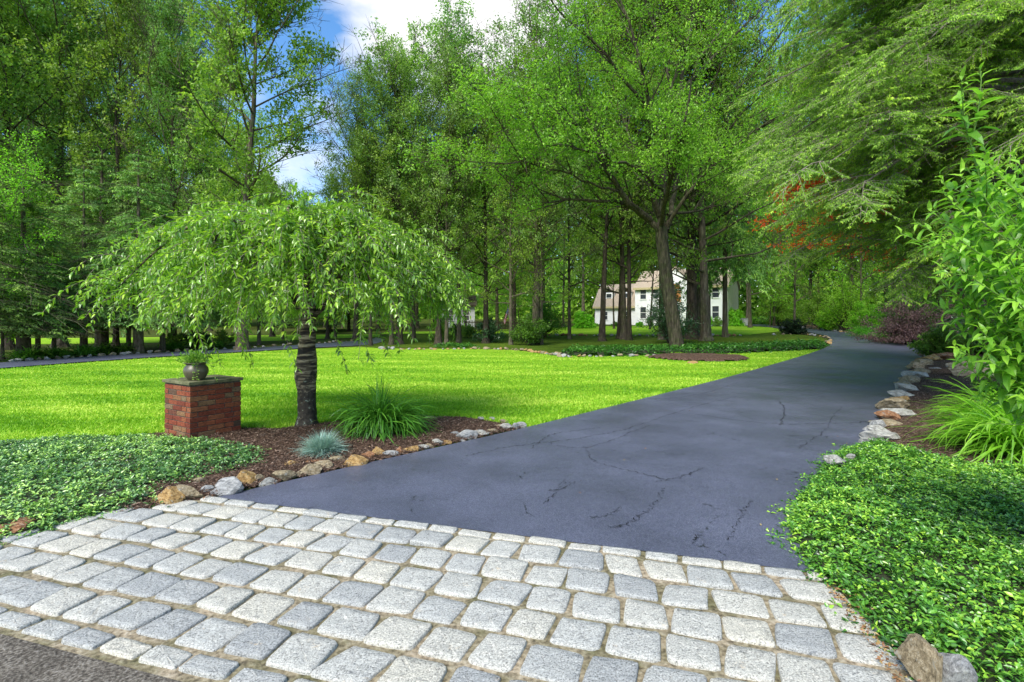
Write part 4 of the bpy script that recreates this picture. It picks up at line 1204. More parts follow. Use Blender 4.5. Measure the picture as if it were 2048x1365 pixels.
# secondary ascending branches, fine and close as in the photo
sec = []
for q, r, _ in list(limbs):
    for j in range(7):
        i = rng.integers(3, 12); d = unit(q[min(i + 1, 11)] - q[i - 1])
        dd = polar(d[None], rng.uniform(.35, .8), rng)[0]; dd = unit(dd + [0, 0, .35])
        Ls = rng.uniform(2.2, 4.0); pts = [q[i]]
        for s in range(5):
            dd = unit(dd + rng.normal(0, .08, 3) + [0, 0, .03]); pts.append(pts[-1] + dd * Ls / 5)
        rs_ = min(.045, r * .4)
        tube(gt, pts, np.linspace(rs_, .010, 6), 5, caps=False)
        sec.append((np.array(pts), rs_, .01))
p0, p1 = grow(limbs + sec, rng, gt, 2.1, 1.7, 6, .75, .20, flat=.35, t0=.22, rtwig=.008)
leafy(gc, p0, p1, rng, 13, .125, spread=.13, nb=1.2)
gt.build('trunk', M['bark_main'], mt_)
gc.build('crown', M['leaf_maple'], mt_)

# hemlocks on the right ---------------------------------------------------
def near_hemlock(loc, seed, H, zlo, R, nb_, azr, label, size=.085, r0=.28, k2=20, k3=34, prof=((0, .6), (.3, 1), (1, .7))):
    rng = np.random.default_rng(seed)
    root = thing('hemlock_tree', label, 'tree', loc, 0, 'hemlocks overhanging the right side')
    gt = Geo(); gc = Geo()
    z = np.array([-.1, .1, .6, H * .4, H * .7, H]); tube(gt, smoothpath(np.stack([.02 * z, 0 * z, z], 1), 16), np.interp(np.linspace(0, 1, 16), [0, .08, .3, 1], [r0 * 1.5, r0 * 1.1, r0, r0 * .3]), 12, rough=.04, rng=rng)
    for i in range(nb_):
        hz = zlo + (H - zlo - .3) * (i + rng.random()) / nb_
        az = rng.uniform(*azr)
        Lb = R * float(np.interp((hz - zlo) / (H - zlo), [a[0] for a in prof], [a[1] for a in prof])) * rng.uniform(.6, 1.08)
        d = np.array([math.cos(az), math.sin(az), 0])
        t = np.linspace(0, 1, 9)
        rise = rng.uniform(.10, .40)
        pts = np.array([0, 0, hz]) + np.outer(t * Lb, d) + np.outer((rise * t - (rise + .22) * t * t) * Lb, [0, 0, 1]) + rng.normal(0, .05, (9, 3)) * t[:, None]
        tube(gt, pts, np.linspace(.013 * Lb, .006, 9), 6, caps=False)
        side = np.array([-d[1], d[0], 0])
        if hz < zlo + 4.5:   # dead bare twigs below and inside the green
            nbt = 16
            tb = rng.uniform(.15, .9, nbt); pb_ = np.stack([np.interp(tb, t, pts[:, k]) for k in range(3)], 1)
            db = unit(d + rng.normal(0, .6, (nbt, 3)) - [0, 0, .25]); lb_ = rng.uniform(.25, .9, (nbt, 1))
            m_ = pb_ + db * lb_ * .5; e_ = m_ + unit(db + rng.normal(0, .3, (nbt, 3)) - [0, 0, .2]) * lb_ * .5
            segs(gt, pb_, m_, .006, .004, 4); segs(gt, m_, e_, .004, .002, 4)
        # side branches, each a drooping fan of its own
        nb2 = int(4 + Lb * 2.0)
        for j in range(nb2):
            tj = rng.uniform(.25, 1.0); pj = np.array([np.interp(tj, t, pts[:, k]) for k in range(3)])
            sgn = 1 if j % 2 else -1
            dj = unit(d * rng.uniform(.4, 1.3) + side * sgn * rng.uniform(.3, 1.1) + rng.normal(0, .18, 3))
            Lj = Lb * .34 * (1.2 - .75 * tj) * rng.uniform(.7, 1.25) + .25
            tt = np.linspace(0, 1, 6)
            pj_ = pj + np.outer(tt * Lj, dj) - np.outer(tt ** 2 * Lj * rng.uniform(.25, .5), [0, 0, 1])
            segs(gt, pj_[:-1], pj_[1:], np.linspace(.009, .003, 5), np.linspace(.007, .002, 5), 4)
            sj = unit(np.cross(dj, [0, 0, 1.]))
            spray(gc, gt, pj_, sj, rng, Lj, k2, k3, size, wr=.24)
    gt.build('trunk', M['twig'], root)
    gc.build('crown', M['needle_near'], root)
    return root
near_hemlock((10.6, 9.2, 0), 5, 11, 2.8, 6.1, 84, (2.2, 4.2), 'nearest hemlock reaching its boughs in from the right edge', size=.065, k3=52, k2=22)
near_hemlock((15.8, 15.5, 0), 6, 17, 5.0, 7.0, 80, (2.2, 4.3), 'second hemlock with drooping boughs over the bend of the drive', size=.10, k2=17, k3=28)
near_hemlock((27.5, 29.0, 0), 9, 25, 8.6, 8.4, 80, (2.2, 4.4), 'third hemlock back, above the red maple leaves', size=.18, k2=12, k3=14)

# ------------------------------------------------------------------ ground cover
def carpet(name, poly, h, dens, ll, lw, mat, label, seed, cat='ground cover', fall=.3, rise=None, bed=None, layers=1.0, kind=2, edge=.06):
    rng = np.random.default_rng(seed)
    xs = [p[0] for p in poly]; ys = [p[1] for p in poly]
    A = (max(xs) - min(xs)) * (max(ys) - min(ys))
    n = int(A * dens)
    x = rng.uniform(min(xs) - 3 * edge, max(xs) + 3 * edge, n); y = rng.uniform(min(ys) - 3 * edge, max(ys) + 3 * edge, n)
    d = edgedist(x, y, poly); ins = inpoly(x, y, poly)
    ok = (ins & (rng.random(n) < .55 + .45 * (wob(x, y, 5, 2) > -.35))) | (d < edge * 2.2 * rng.random(n) ** 2 * (1 + 1.2 * wob(x, y, 6)))
    # keep far parts sparser and with larger leaves nowhere smaller than the eye can see
    x, y, d, ins = x[ok], y[ok], d[ok], ins[ok]
    n = len(x)
    d = np.where(ins, d, 0)
    hh = h * (np.clip(d / fall, 0, 1) ** .55) * (1 + .30 * wob(x, y, 2.2, seed) + .26 * wob(x, y, 7, seed + 2)) + .015 + h * .25 * (rng.random(n) < .05)
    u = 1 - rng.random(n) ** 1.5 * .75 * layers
    z = gh(x, y) + hh * u
    c = np.stack([x, y, z], 1)
    k = 6
    az = (rng.uniform(0, 6.28, n)[:, None] + np.arange(k) * 2.2 + rng.normal(0, .35, (n, k)))
    el = rng.uniform(-.25, .85, (n, k))
    d3 = np.stack([np.cos(az) * np.cos(el), np.sin(az) * np.cos(el), np.sin(el)], 2)
    ax = np.stack([rng.normal(0, .35, n), rng.normal(0, .35, n), np.ones(n)], 1)
    pos = c[:, None] - ax[:, None] * (np.arange(k) // 2 * ll * .35)[None, :, None] + d3 * .004
    nn = ax[:, None] + rng.normal(0, .25, (n, k, 3))
    tone = np.clip(-.10 + .62 * u[:, None] + rng.normal(0, .16, (n, 1)) + .22 * wob(x, y, 1.3, 5)[:, None] - .10 * (np.arange(k) // 2)[None] + rng.normal(0, .15, (n, k)) + .1, 0, 1)  # lower leaves painted darker as interior shade, top tips lighter as young growth
    g = Geo()
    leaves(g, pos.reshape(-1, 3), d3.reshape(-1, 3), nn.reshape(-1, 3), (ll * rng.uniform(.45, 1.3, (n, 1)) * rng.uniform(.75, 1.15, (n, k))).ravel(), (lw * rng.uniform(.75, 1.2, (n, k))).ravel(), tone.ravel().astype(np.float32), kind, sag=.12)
    m = n // 3
    segs(g, c[:m] - ax[:m] * ll * 1.3 + rng.normal(0, ll * .4, (m, 3)) * [1, 1, 0], c[:m], ll * .03, ll * .02, 3, m=1)
    o = g.build(name, [mat, M['stem']])
    tag(o, label, cat, kind='stuff')
    if bed: bedsheet(bed, poly, h * .55, M['soil'], dz=.010, step=.08 if h < .25 and ll < .06 else .3)
    return o
vr_poly = PP([(1640, 1165), (1600, 1110), (1572, 1060), (1590, 1010), (1632, 958), (1665, 915), (1700, 900), (1745, 893), (1800, 905), (1870, 925), (1960, 945), (2060, 955), (2300, 960)]) + [(4.6, 3.0), (3.4, 1.9), (2.6, 1.75), (2.05, 1.95)] + PP([(1795, 1330), (1740, 1270), (1700, 1220)])
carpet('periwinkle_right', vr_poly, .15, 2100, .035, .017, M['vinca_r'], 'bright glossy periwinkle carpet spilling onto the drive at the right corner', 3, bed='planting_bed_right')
vl_poly = PP([(-560, 930), (-200, 905), (0, 893), (150, 882), (300, 876), (390, 888), (470, 890), (555, 908), (535, 935), (480, 955), (440, 962), (400, 972), (330, 988), (310, 1012), (220, 1030), (100, 1062), (0, 1086), (-200, 1130), (-560, 1200)])
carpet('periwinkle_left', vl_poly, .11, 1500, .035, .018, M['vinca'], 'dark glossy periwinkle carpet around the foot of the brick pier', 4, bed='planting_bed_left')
pa_poly = PP([(1112, 712), (1200, 713.5), (1340, 711), (1480, 707.5), (1640, 699), (1652, 692), (1645, 687), (1600, 689), (1480, 696), (1390, 700), (1300, 702), (1200, 703), (1130, 707)])
carpet('pachysandra_hedge', pa_poly, .30, 60, .15, .07, M['pachy'], 'low dark green band of pachysandra running behind the big maple', 6, kind=1, fall=.35, edge=.15, bed='planting_bed_far')
carpet('pachysandra_patch', PP([(868, 697), (950, 697), (948, 692), (870, 692)]), .16, 60, .14, .07, M['pachy'], 'small patch of ground cover on the stone line, left of the flag', 7, kind=1, edge=.1)
carpet('moss_tuft', PP([(1335, 716), (1372, 716), (1376, 707), (1335, 709)]), .10, 260, .07, .03, M['grassblade'], 'bright green weeds around the foot of the big maple', 8, kind=0, edge=.08)
carpet('bank_cover', PP([(1500, 650), (1580, 650), (1590, 640.0), (1500, 640.5)]), .5, 8, .5, .25, M['shrub'], 'green covered bank rising behind the right end of the house', 9, kind=0, edge=.3)

# lawn blades in the near lawn
rng = np.random.default_rng(55)
n = 330000
Yb = 1 / rng.uniform(1 / 26, 1 / 5.6, n); Xb = rng.uniform(-1.12, .72, n) * Yb
ok = inpoly(Xb, Yb, lawn_poly)
Xb, Yb = Xb[ok], Yb[ok]; n = len(Xb)
hgt = rng.uniform(.018, .045, n) * (1 + .25 * wob(Xb, Yb, .9)) + np.where(edgedist(Xb, Yb, lawn_poly) < .12, .02, 0)
wdt = .0035 + .0009 * Yb
a_ = rng.uniform(0, 6.28, n); ln = rng.normal(0, .45, (n, 2)) * hgt[:, None]
V = np.stack([np.stack([Xb - np.cos(a_) * wdt, Yb - np.sin(a_) * wdt, 0 * Xb + .003], 1), np.stack([Xb + np.cos(a_) * wdt, Yb + np.sin(a_) * wdt, 0 * Xb + .003], 1), np.stack([Xb + ln[:, 0], Yb + ln[:, 1], hgt], 1)], 1).reshape(-1, 3)
g = Geo()
g.add(V, None, np.arange(3 * n).reshape(-1, 3), r=np.clip(.45 + .55 * wob(Xb * .5, Yb * 1.5, .8, 3) + .2 * wob(Xb, Yb * 2, 2.3, 1) + rng.normal(0, .2, n), 0, 1).astype(np.float32))
tag(g.build('lawn_grass', M['grassblade']), 'short bright mown grass covering the open lawn', 'grass', kind='stuff')
# loose chips on the mulch beds
for nm, poly, lab, n in (('mulch_chips', bed_poly, 'dark shredded bark chips on the bed under the weeping tree', 60000), ('mulch_chips', rb_poly, 'shredded bark chips on the border right of the drive', 45000)):
    xs = [p[0] for p in poly]; ys = [p[1] for p in poly]
    x = rng.uniform(min(xs), min(max(xs), 12), n); y = rng.uniform(min(ys), max(ys), n)
    ok = inpoly(x, y, poly); x, y = x[ok], y[ok]; n = len(x)
    z = .015 + (.05 if poly is bed_poly else .07) * np.clip(edgedist(x, y, poly) / .35, 0, 1) ** .6
    g = Geo()
    leaves(g, np.stack([x, y, z + rng.uniform(.0, .014, n)], 1), rng.normal(0, 1, (n, 3)) * [1, 1, .35], rng.normal(0, .45, (n, 3)) + [0, 0, 1], rng.uniform(.018, .055, n), rng.uniform(.005, .013, n), rng.random(n).astype(np.float32), 0)
    tag(g.build(nm, M['chip']), lab, 'mulch', kind='stuff')
# litter on the cobble edges and drive
g = Geo(); n = 520
t = rng.random(n); side = rng.random(n)
e0 = np.array(P(1650, 1180)[:2]); e1 = np.array(P(1800, 1400)[:2])
q = e0 + (e1 - e0) * t[:, None] + np.abs(rng.normal(0, .07, (n, 2))) * [1, -.2]
lft = side < .35
q[lft] = (ap(-2.0, 1.2) + (ap(0, .0) - ap(-2.0, 1.2)) * t[lft, None]) + rng.normal(0, .05, (lft.sum(), 2))
far__ = side > .86
q[far__] = np.stack([rng.uniform(-1.5, 5.5, far__.sum()), rng.uniform(3.2, 14, far__.sum())], 1)
leaves(g, np.column_stack([q, rng.uniform(.02, .05, n)]), rng.normal(0, 1, (n, 3)) * [1, 1, .2], rng.normal(0, .4, (n, 3)) + [0, 0, 1], rng.uniform(.012, .035, n), rng.uniform(.008, .016, n), rng.random(n).astype(np.float32), 1)
tag(g.build('leaf_litter', M['litter']), 'brown dry leaves and crumbs lying along the cobble edges', 'leaf litter', kind='stuff')

# ------------------------------------------------------------------ strap-leaved clumps
def blades(g, n, rng, br, L0, L1, wd, e0=1.35, es=.25, bend=1.9, azr=(0, 6.28), k=8, tone=(.1, .9), kink=0.0):
    a = rng.uniform(azr[0], azr[1], n); base_r = br * np.sqrt(rng.random(n)); ba = rng.uniform(0, 6.28, n)
    Lb = rng.uniform(L0, L1, n); el = np.clip(e0 + rng.normal(0, es, n), .15, 1.55); bd = bend * rng.uniform(.5, 1.35, n)
    s = np.linspace(0, 1, k + 1)
    e = el[:, None] - bd[:, None] * s[None] ** 1.4 - (kink * (rng.random(n) < .3))[:, None] * (s[None] > rng.uniform(.5, .8, n)[:, None])
    ds = Lb[:, None] / k
    hx = np.concatenate([np.zeros((n, 1)), np.cumsum(np.cos(e[:, 1:]) * ds, 1)], 1)
    hz = np.concatenate([np.zeros((n, 1)), np.cumsum(np.sin(e[:, 1:]) * ds, 1)], 1)
    hz = np.maximum(hz, .012 + .02 * rng.random((n, 1)))
    aw = a[:, None] + rng.normal(0, .25, (n, 1)) * s[None]
    cx = (base_r * np.cos(ba))[:, None] + np.cos(aw) * hx; cy = (base_r * np.sin(ba))[:, None] + np.sin(aw) * hx
    C = np.stack([cx, cy, hz], 2)
    tw = rng.normal(0, .5, (n, 1)) * s[None]
    sd = np.stack([-np.sin(aw) * np.cos(tw), np.cos(aw) * np.cos(tw), np.sin(tw)], 2)
    ww = wd * rng.uniform(.7, 1.2, n)[:, None] * np.clip(np.minimum(.7 + s * 2, (1.02 - s) * 2.6), .03, 1)[None]
    V = np.stack([C - sd * ww[..., None] / 2, C + sd * ww[..., None] / 2], 2).reshape(-1, 3)
    q = np.array([[2 * i, 2 * i + 1, 2 * i + 3, 2 * i + 2] for i in range(k)])
    Q = (q[None] + (np.arange(n) * 2 * (k + 1))[:, None, None]).reshape(-1, 4)
    g.add(V, Q, r=np.repeat(np.clip(rng.uniform(tone[0], tone[1], n), 0, 1), k).astype(np.float32))
def clump(name, px, py, label, mat, parts, seed, group=None, cat='plant', z=.04):
    p = P(px, py); rng = np.random.default_rng(seed)
    g = Geo()
    for a in parts: blades(g, rng=rng, **a)
    o = g.build(name, mat)
    o.location = (p[0], p[1], p[2] + z)
    return tag(o, label, cat, group)
clump('daylily_clump', 762, 872, 'large dark green strap-leaved clump sprawling beside the weeping tree trunk', M['daylily'],
      [dict(n=520, br=.16, L0=.55, L1=.95, wd=.020, e0=1.30, es=.16, bend=2.5, kink=.4), dict(n=300, br=.24, L0=.5, L1=.9, wd=.017, e0=.85, es=.3, bend=1.3), dict(n=26, br=.08, L0=.7, L1=.92, wd=.018, e0=1.5, es=.06, bend=.35), dict(n=120, br=.15, L0=.7, L1=1.0, wd=.018, e0=.9, bend=1.8, azr=(-.8, .5))], 3)
clump('fescue_tuft', 645, 915, 'spiky blue-green fescue tuft in the mulch by the edging stones', M['fescue'],
      [dict(n=1500, br=.07, L0=.20, L1=.34, wd=.0045, e0=1.05, es=.38, bend=.9, k=5), dict(n=500, br=.10, L0=.22, L1=.36, wd=.004, e0=.5, es=.3, bend=.9, k=5)], 4, z=.03)
for i, (px, py, s_, lb) in enumerate([(2040, 925, 1.0, 'bright arching daylily clump at the right edge, nearest the periwinkle'), (2110, 880, 1.0, 'bright daylily clump at the right frame edge, cut off by it'), (2000, 862, .8, 'bright daylily clump behind the nearest one, under the big shrub leaves'), (1975, 905, .62, 'small bright daylily clump leaning over the mulch right of the drive')]):
    clump('daylily_clump', px, py, lb, M['daylily_r'],
          [dict(n=int(300 * s_), br=.16, L0=.75 * s_, L1=1.35 * s_, wd=.021, e0=1.05, es=.28, bend=1.9, azr=(1.6, 4.9), kink=.3), dict(n=140, br=.15, L0=.5 * s_, L1=.9 * s_, wd=.020, e0=1.3, bend=1.9)], 30 + i, 'bright daylilies in the right border')
for i, (px, py, lb) in enumerate([(1735, 674, 'fine grass mound at the left end of the grasses by the bend'), (1768, 679, 'middle fine grass mound beside the bend of the drive'), (1805, 686, 'right-hand fine grass mound next to the purple maple')]):
    clump('grass_mound', px, py, lb, M['moundgrass'], [dict(n=1700, br=.75, L0=.9, L1=1.6, wd=.022, e0=1.1, es=.3, bend=2.0, k=5)], 50 + i, 'ornamental grasses by the bend')
for i, (px, py, s_, lb) in enumerate([(48, 722, 1.0, 'widest leafy clump by the side lane at far left'), (78, 720, .8, 'low leafy clump joined to the widest one by the side lane'), (115, 717, .9, 'leafy clump third from the left by the side lane'), (165, 714, 1.0, 'leafy clump fourth from the left by the side lane'), (203, 711, 1.0, 'leafy clump fifth from the left by the side lane'), (245, 709, 1.0, 'leafy clump sixth from the left by the side lane'), (345, 702, .9, 'leafy clump behind the brick pier across the lane'), (430, 698, .8, 'leafy clump across the lane right of the pot')]):
    clump('fern_clump', px, py - 1, lb, M['shrub'], [dict(n=220, br=.3, L0=.4 * s_, L1=.85 * s_, wd=.05, e0=1.1, es=.3, bend=1.6, k=4)], 60 + i, 'leafy clumps along the side lane')

# ------------------------------------------------------------------ weeping cherry
WX, WY = -3.05, 7.62
wt = thing('weeping_cherry', 'small weeping tree with an umbrella of hanging bright leaves and banded bark', 'tree', (WX, WY, 0))
rng = np.random.default_rng(101)
gt = Geo(); gc = Geo()
zt = np.array([-.1, .04, .15, .35, .6, .78, .95, 1.2, 1.5, 1.8, 2.05])
rt = np.array([.20, .165, .135, .128, .137, .160, .150, .122, .118, .125, .13])
xt = np.array([.0, 0, 0, .0, -.01, -.02, -.01, .0, .01, .0, -.02])
tp = np.stack([xt, 0 * zt, zt], 1)
zz = np.linspace(-.1, 2.05, 34)
tube(gt, np.stack([np.interp(zz, zt, xt), 0 * zz, zz], 1), np.interp(zz, zt, rt), 22, rough=.028, rng=rng)
wl = []
for i in range(30):
    az = i * 2.4 + rng.normal(0, .25)
    c, s_ = math.cos(az), math.sin(az)
    Ra = 1.90 + .46 * max(0, -c) + rng.normal(0, .13) - (.12 if s_ > 0 else .42) * abs(s_)
    inner = i % 3 == 0
    if inner: Ra *= rng.uniform(.42, .7)
    top = (1.46 if inner else rng.uniform(1.0, 1.38)) * (1 - .10 * max(0, -c))
    z0 = rng.uniform(1.55, 2.0)
    ctl = [(0, 0, z0), (.16 * Ra * c, .16 * Ra * s_, z0 + .38 * (top)), (.36 * Ra * c, .36 * Ra * s_, 1.75 + top * .92), (.62 * Ra * c, .62 * Ra * s_, 1.75 + top * .93), (.84 * Ra * c, .84 * Ra * s_, 1.75 + top * .66), (Ra * c, Ra * s_, 1.75 + top * .16)]
    ctl = np.array(ctl); ctl[1:] += rng.normal(0, .07, (5, 3))
    q = smoothpath(ctl, 16)
    tube(gt, q, np.linspace(.05 if not inner else .038, .006, 16), 7, rough=.04, rng=rng, caps=False)
    wl.append((q, Ra, az))
tws = []
for q, Ra, az in wl:
    out = np.array([math.cos(az), math.sin(az), 0])
    for j in range(44):
        t = 15 * rng.uniform(.2, 1) ** .75; i = min(int(t), 14); p0 = q[i] + (q[min(i + 1, 15)] - q[i]) * (t - i)
        f = t / 15
        a2 = az + rng.normal(0, .95); o2 = np.array([math.cos(a2), math.sin(a2), 0])
        Lt = rng.uniform(.4, 1.05) * (1.1 if f > .5 else .8)
        d = unit(o2 * rng.uniform(.4, 1.0) + [0, 0, rng.uniform(-.1, .75)])
        pts = [p0]; p = p0.copy(); st = Lt / 7
        for s in range(7):
            d = unit(d + np.array([0, 0, -.16 - .16 * f]) + o2 * .04 + rng.normal(0, .07, 3)); p = p + d * st; pts.append(p.copy())
        pts = np.array(pts)
        zmin = 1.36 + .25 * math.sin(az * 3 + j)
        if pts[-1][2] < zmin: pts = pts[:max(3, int((pts[:, 2] > zmin).sum()))]
        tws.append(pts)
for k_ in range(11):   # long tails hanging lower
    az = rng.uniform(3.2, 6.2); r = rng.uniform(.9, 2.0)
    x, y = r * math.cos(az), r * math.sin(az)
    z0 = 2.2
    n_ = 9
    tws.append(np.stack([x + .05 * np.sin(np.arange(n_)) + .02 * np.arange(n_), y + 0 * np.arange(n_), z0 - np.arange(n_) * (z0 - rng.uniform(.92, 1.15)) / (n_ - 1)], 1))
A_ = np.concatenate([p[:-1] for p in tws]); B_ = np.concatenate([p[1:] for p in tws])
segs(gt, A_, B_, .0035, .0028, 3, m=1)
# leaves strung alternately along every hanging twig
n = 6
m = len(A_)
t = rng.random((m, n, 1)); pb = (A_[:, None] + (B_ - A_)[:, None] * t).reshape(-1, 3)
td = unit(np.repeat(B_ - A_, n, 0))
sdv = unit(np.cross(td, rng.normal(0, 1, td.shape)))
ld = td * .6 + sdv * .95 + np.array([0, 0, -.12]) + rng.normal(0, .15, td.shape)
nnv = unit(np.cross(np.cross([0, 0, 1.], ld), ld)) * -1 + rng.normal(0, .45, td.shape) + [0, 0, .5]
rr2 = np.clip(.38 + np.repeat(rng.normal(0, .13, m), n) + rng.normal(0, .17, m * n), 0, 1)
leaves(gc, pb, ld, nnv, rng.uniform(.06, .11, m * n), rng.uniform(.022, .036, m * n), rr2.astype(np.float32), 2, sag=.2)
print('cherry leaves', m * n)
gt.build('trunk', [M['cherrybark'], M['twig']], wt, True)
gc.build('crown', M['cherry'], wt)

# ------------------------------------------------------------------ big-leaved shrub at the right edge
BX, BY = 3.55, 3.05
bs = thing('broadleaf_shrub', 'tall bright green broad-leaved shrub pushing in at the right edge', 'shrub', (BX, BY, 0))
gt = Geo(); gc = Geo(); rng = np.random.default_rng(202)
stems = []
def bl(px, py, Y): return np.array([xat(px, Y) - BX, Y - BY, zat(py, Y)])
stems.append((smoothpath([(0, 0, 0), (-.1, 0, .8), bl(2030, 640, 2.95), bl(1990, 480, 2.9), bl(1955, 340, 2.85), bl(1918, 205, 2.8)], 26), .012))
for tgt in [(1832, 445, 2.8), (1860, 480, 3.0), (1880, 560, 2.9), (1895, 395, 2.8), (1925, 330, 3.0), (1975, 330, 2.7), (2010, 345, 3.0), (2040, 330, 2.8), (1925, 600, 3.0), (1965, 690, 2.9), (1960, 660, 2.7), (1950, 560, 2.6), (1905, 470, 2.7), (1985, 620, 2.8), (2010, 700, 2.7), (2030, 760, 2.8), (2040, 790, 2.7), (1945, 430, 2.7), (1870, 420, 3.2), (2060, 420, 2.7), (2080, 560, 2.7), (2080, 680, 2.7), (1935, 520, 3.2), (1960, 600, 3.3), (2000, 420, 3.3), (2020, 520, 2.6), (2030, 600, 2.5), (1905, 550, 3.3)]:
    e = bl(*tgt); b0 = np.array([rng.normal(.1, .12), rng.normal(0, .1), 0])
    mid1 = b0 + (e - b0) * np.array([.25, .25, .45]) + rng.normal(0, .06, 3) + [.25, 0, 0]
    mid2 = b0 + (e - b0) * np.array([.6, .6, .78]) + rng.normal(0, .05, 3) + [.05, 0, .02]
    stems.append((smoothpath([b0, mid1, mid2, e], 22), .010))
more = []
for q, r in stems:
    tube(gt, q, np.linspace(r, .003, len(q)), 6, caps=False)
    for j in range(5):
        i = rng.integers(8, len(q) - 3); d = unit(q[i + 1] - q[i])
        dd = unit(polar(d[None], rng.uniform(.5, .9), rng)[0] + [-.25, 0, .15]); pts = [q[i]]
        for s in range(7): dd = unit(dd + rng.normal(0, .06, 3) + [0, 0, .05]); pts.append(pts[-1] + dd * .055)
        more.append((np.array(pts), .004))
for q, r in more: tube(gt, q, np.linspace(r, .002, len(q)), 5, caps=False)
for q, r in stems + more:
    seg = np.linalg.norm(np.diff(q, axis=0), axis=1).cumsum(); Lt = seg[-1]; cum = np.concatenate([[0], seg])
    s0 = Lt * (.38 if r > .005 else .1)
    if r > .0105: s0 = Lt * .45
    nL = int((Lt - s0) / .021)
    t = np.linspace(s0, Lt, nL)
    pos = np.stack([np.interp(t, cum, q[:, k]) for k in range(3)], 1)
    d = unit(np.stack([np.interp(t, cum, np.gradient(q[:, k])) for k in range(3)], 1))
    ph = np.arange(nL) * 2.4
    u = unit(np.cross(d, [0, 0, 1.])); v = np.cross(d, u)
    rad = u * np.cos(ph)[:, None] + v * np.sin(ph)[:, None]
    f = (t - s0) / max(Lt - s0, 1e-3)
    ld = d * (.45 + .5 * f[:, None]) + rad * .95 - np.array([0, 0, .12]) + rng.normal(0, .12, (nL, 3))
    nn = np.array([0, 0, 1.]) + d * .5 + rng.normal(0, .3, (nL, 3))
    sz = rng.uniform(.095, .15, nL) * (1.05 - .5 * f)
    leaves(gc, pos, ld, nn, sz, sz * rng.uniform(.30, .40, nL), np.clip(.22 + .5 * f + rng.normal(0, .15, nL), 0, 1).astype(np.float32), 2, sag=.28)
gt.build('stems', M['stem'], bs); gc.build('foliage', M['vib'], bs)

# ------------------------------------------------------------------ shrubs
def shrub(name, px, base, top, Rpx, mat, label, seed, size=.09, per=10, nst=26, kind=0, flat=0.0, up=.3, cat='shrub', group=None, round_=1.0, dens=1.5, sub=.22, bark='bark_dark', Y=None, wr=.55, low=.15, weep=False):
    p = P(px, base) if Y is None else (xat(px, Y), Y, ghf(0, Y)); Hs = zat(top, p[1]) - p[2]; Rs = Rpx * p[1] / FPX
    rng = np.random.default_rng(seed)
    o = thing(name, label, cat, p, 0, group)
    gt = Geo(); gc = Geo(); limbs = []
    for i in range(nst):
        az = i * 2.4 + rng.normal(0, .3); f = rng.random() ** .6
        el = math.pi / 2 * (1 - f * (1 - low))
        e = np.array([math.cos(az) * math.cos(el) * Rs, math.sin(az) * math.cos(el) * Rs, Hs * math.sin(el)]) * (1 + rng.normal(0, .06)) * .88
        if weep: q = smoothpath([(0, 0, Hs * .2), (e[0] * .2, e[1] * .2, Hs * .8), (e[0] * .7, e[1] * .7, Hs * .85), (e[0], e[1], Hs * .25)], 8)
        else: q = smoothpath([(0, 0, 0), (e[0] * .35, e[1] * .35, e[2] * .5), e], 7)
        r0 = .012 + .008 * Hs
        tube(gt, q, np.linspace(r0, .006, len(q)), 5, caps=False)
        limbs.append((q, r0, .006))
    sl = max(Rs, Hs) * sub
    p0, p1 = grow(limbs, rng, gt, max(dens / max(sl, .05) * .9, 1), sl * 1.3, 4, sl * .6, up if not weep else -.5, flat, t0=.15, rtwig=.004)
    leafy(gc, p0, p1, rng, per, size, spread=sl * .22, nb=1.0, kind=kind, wr=wr, droop=.25 if not weep else .9)
    gt.build('stems', M[bark], o); gc.build('foliage', M[mat], o)
    return o
shrub('clipped_shrub', 1585, 669, 634, 25, 'box', 'small round dark clipped shrub on the tip of the island', 1, size=.08, per=16, nst=60, low=.0, sub=.16)
shrub('rhododendron', 1338, 687, 572, 44, 'rhodo', 'big dark rhododendron behind the trunk of the spreading maple', 2, size=.17, per=9, nst=46, wr=.35)
shrub('spreading_shrub', 1060, 691, 630, 42, 'shrub', 'layered green shrub between the two pale trunks right of the flag', 3, size=.12, per=10, nst=30, flat=.6)
shrub('round_shrub', 1088, 676, 606, 42, 'shrub', 'taller round green shrub behind the layered shrub', 4, size=.14, per=10, nst=40)
shrub('dark_shrub', 978, 686, 640, 32, 'rhodo', 'low dark shrub just left of the flag', 5, size=.13, per=9)
shrub('weeping_shrub', 1165, 657, 624, 22, 'leaf_bright', 'small pale weeping tree at the left corner of the house', 6, size=.2, per=12, weep=True, cat='tree')
shrub('weeping_shrub', 1466, 653, 617, 20, 'leaf_bright', 'small weeping tree at the right corner of the house', 7, size=.2, per=12, weep=True, cat='tree')
for i, (px, top, R_, mt__, lb) in enumerate([(1183, 642, 12, 'leaf_bright', 'light green bush below the left corner of the house'), (1232, 645, 10, 'shrub', 'small bush under the garage wall of the house'), (1280, 646, 9, 'leaf_bright', 'small bright bush under the left house windows'), (1300, 636, 9, 'shrub', 'flowering bush left of the rhododendron'), (1434, 636, 11, 'leaf_blue', 'bush below the right house windows'), (1418, 634, 7, 'leaf_bright', 'narrow bush by the house entry')]):
    shrub('foundation_shrub', px, 653.5, top, R_, mt__, lb, 70 + i, size=.16, per=8, nst=16, group='bushes along the house front')
shrub('dark_shrub', 886, 674, 636, 24, 'leaf_oak', 'bush in front of the pale outbuilding', 25, size=.14, per=9, nst=20)
shrub('dark_shrub', 912, 673, 648, 18, 'rhodo', 'low dark bush by the twin dark trunks', 26, size=.14, per=8, nst=16)
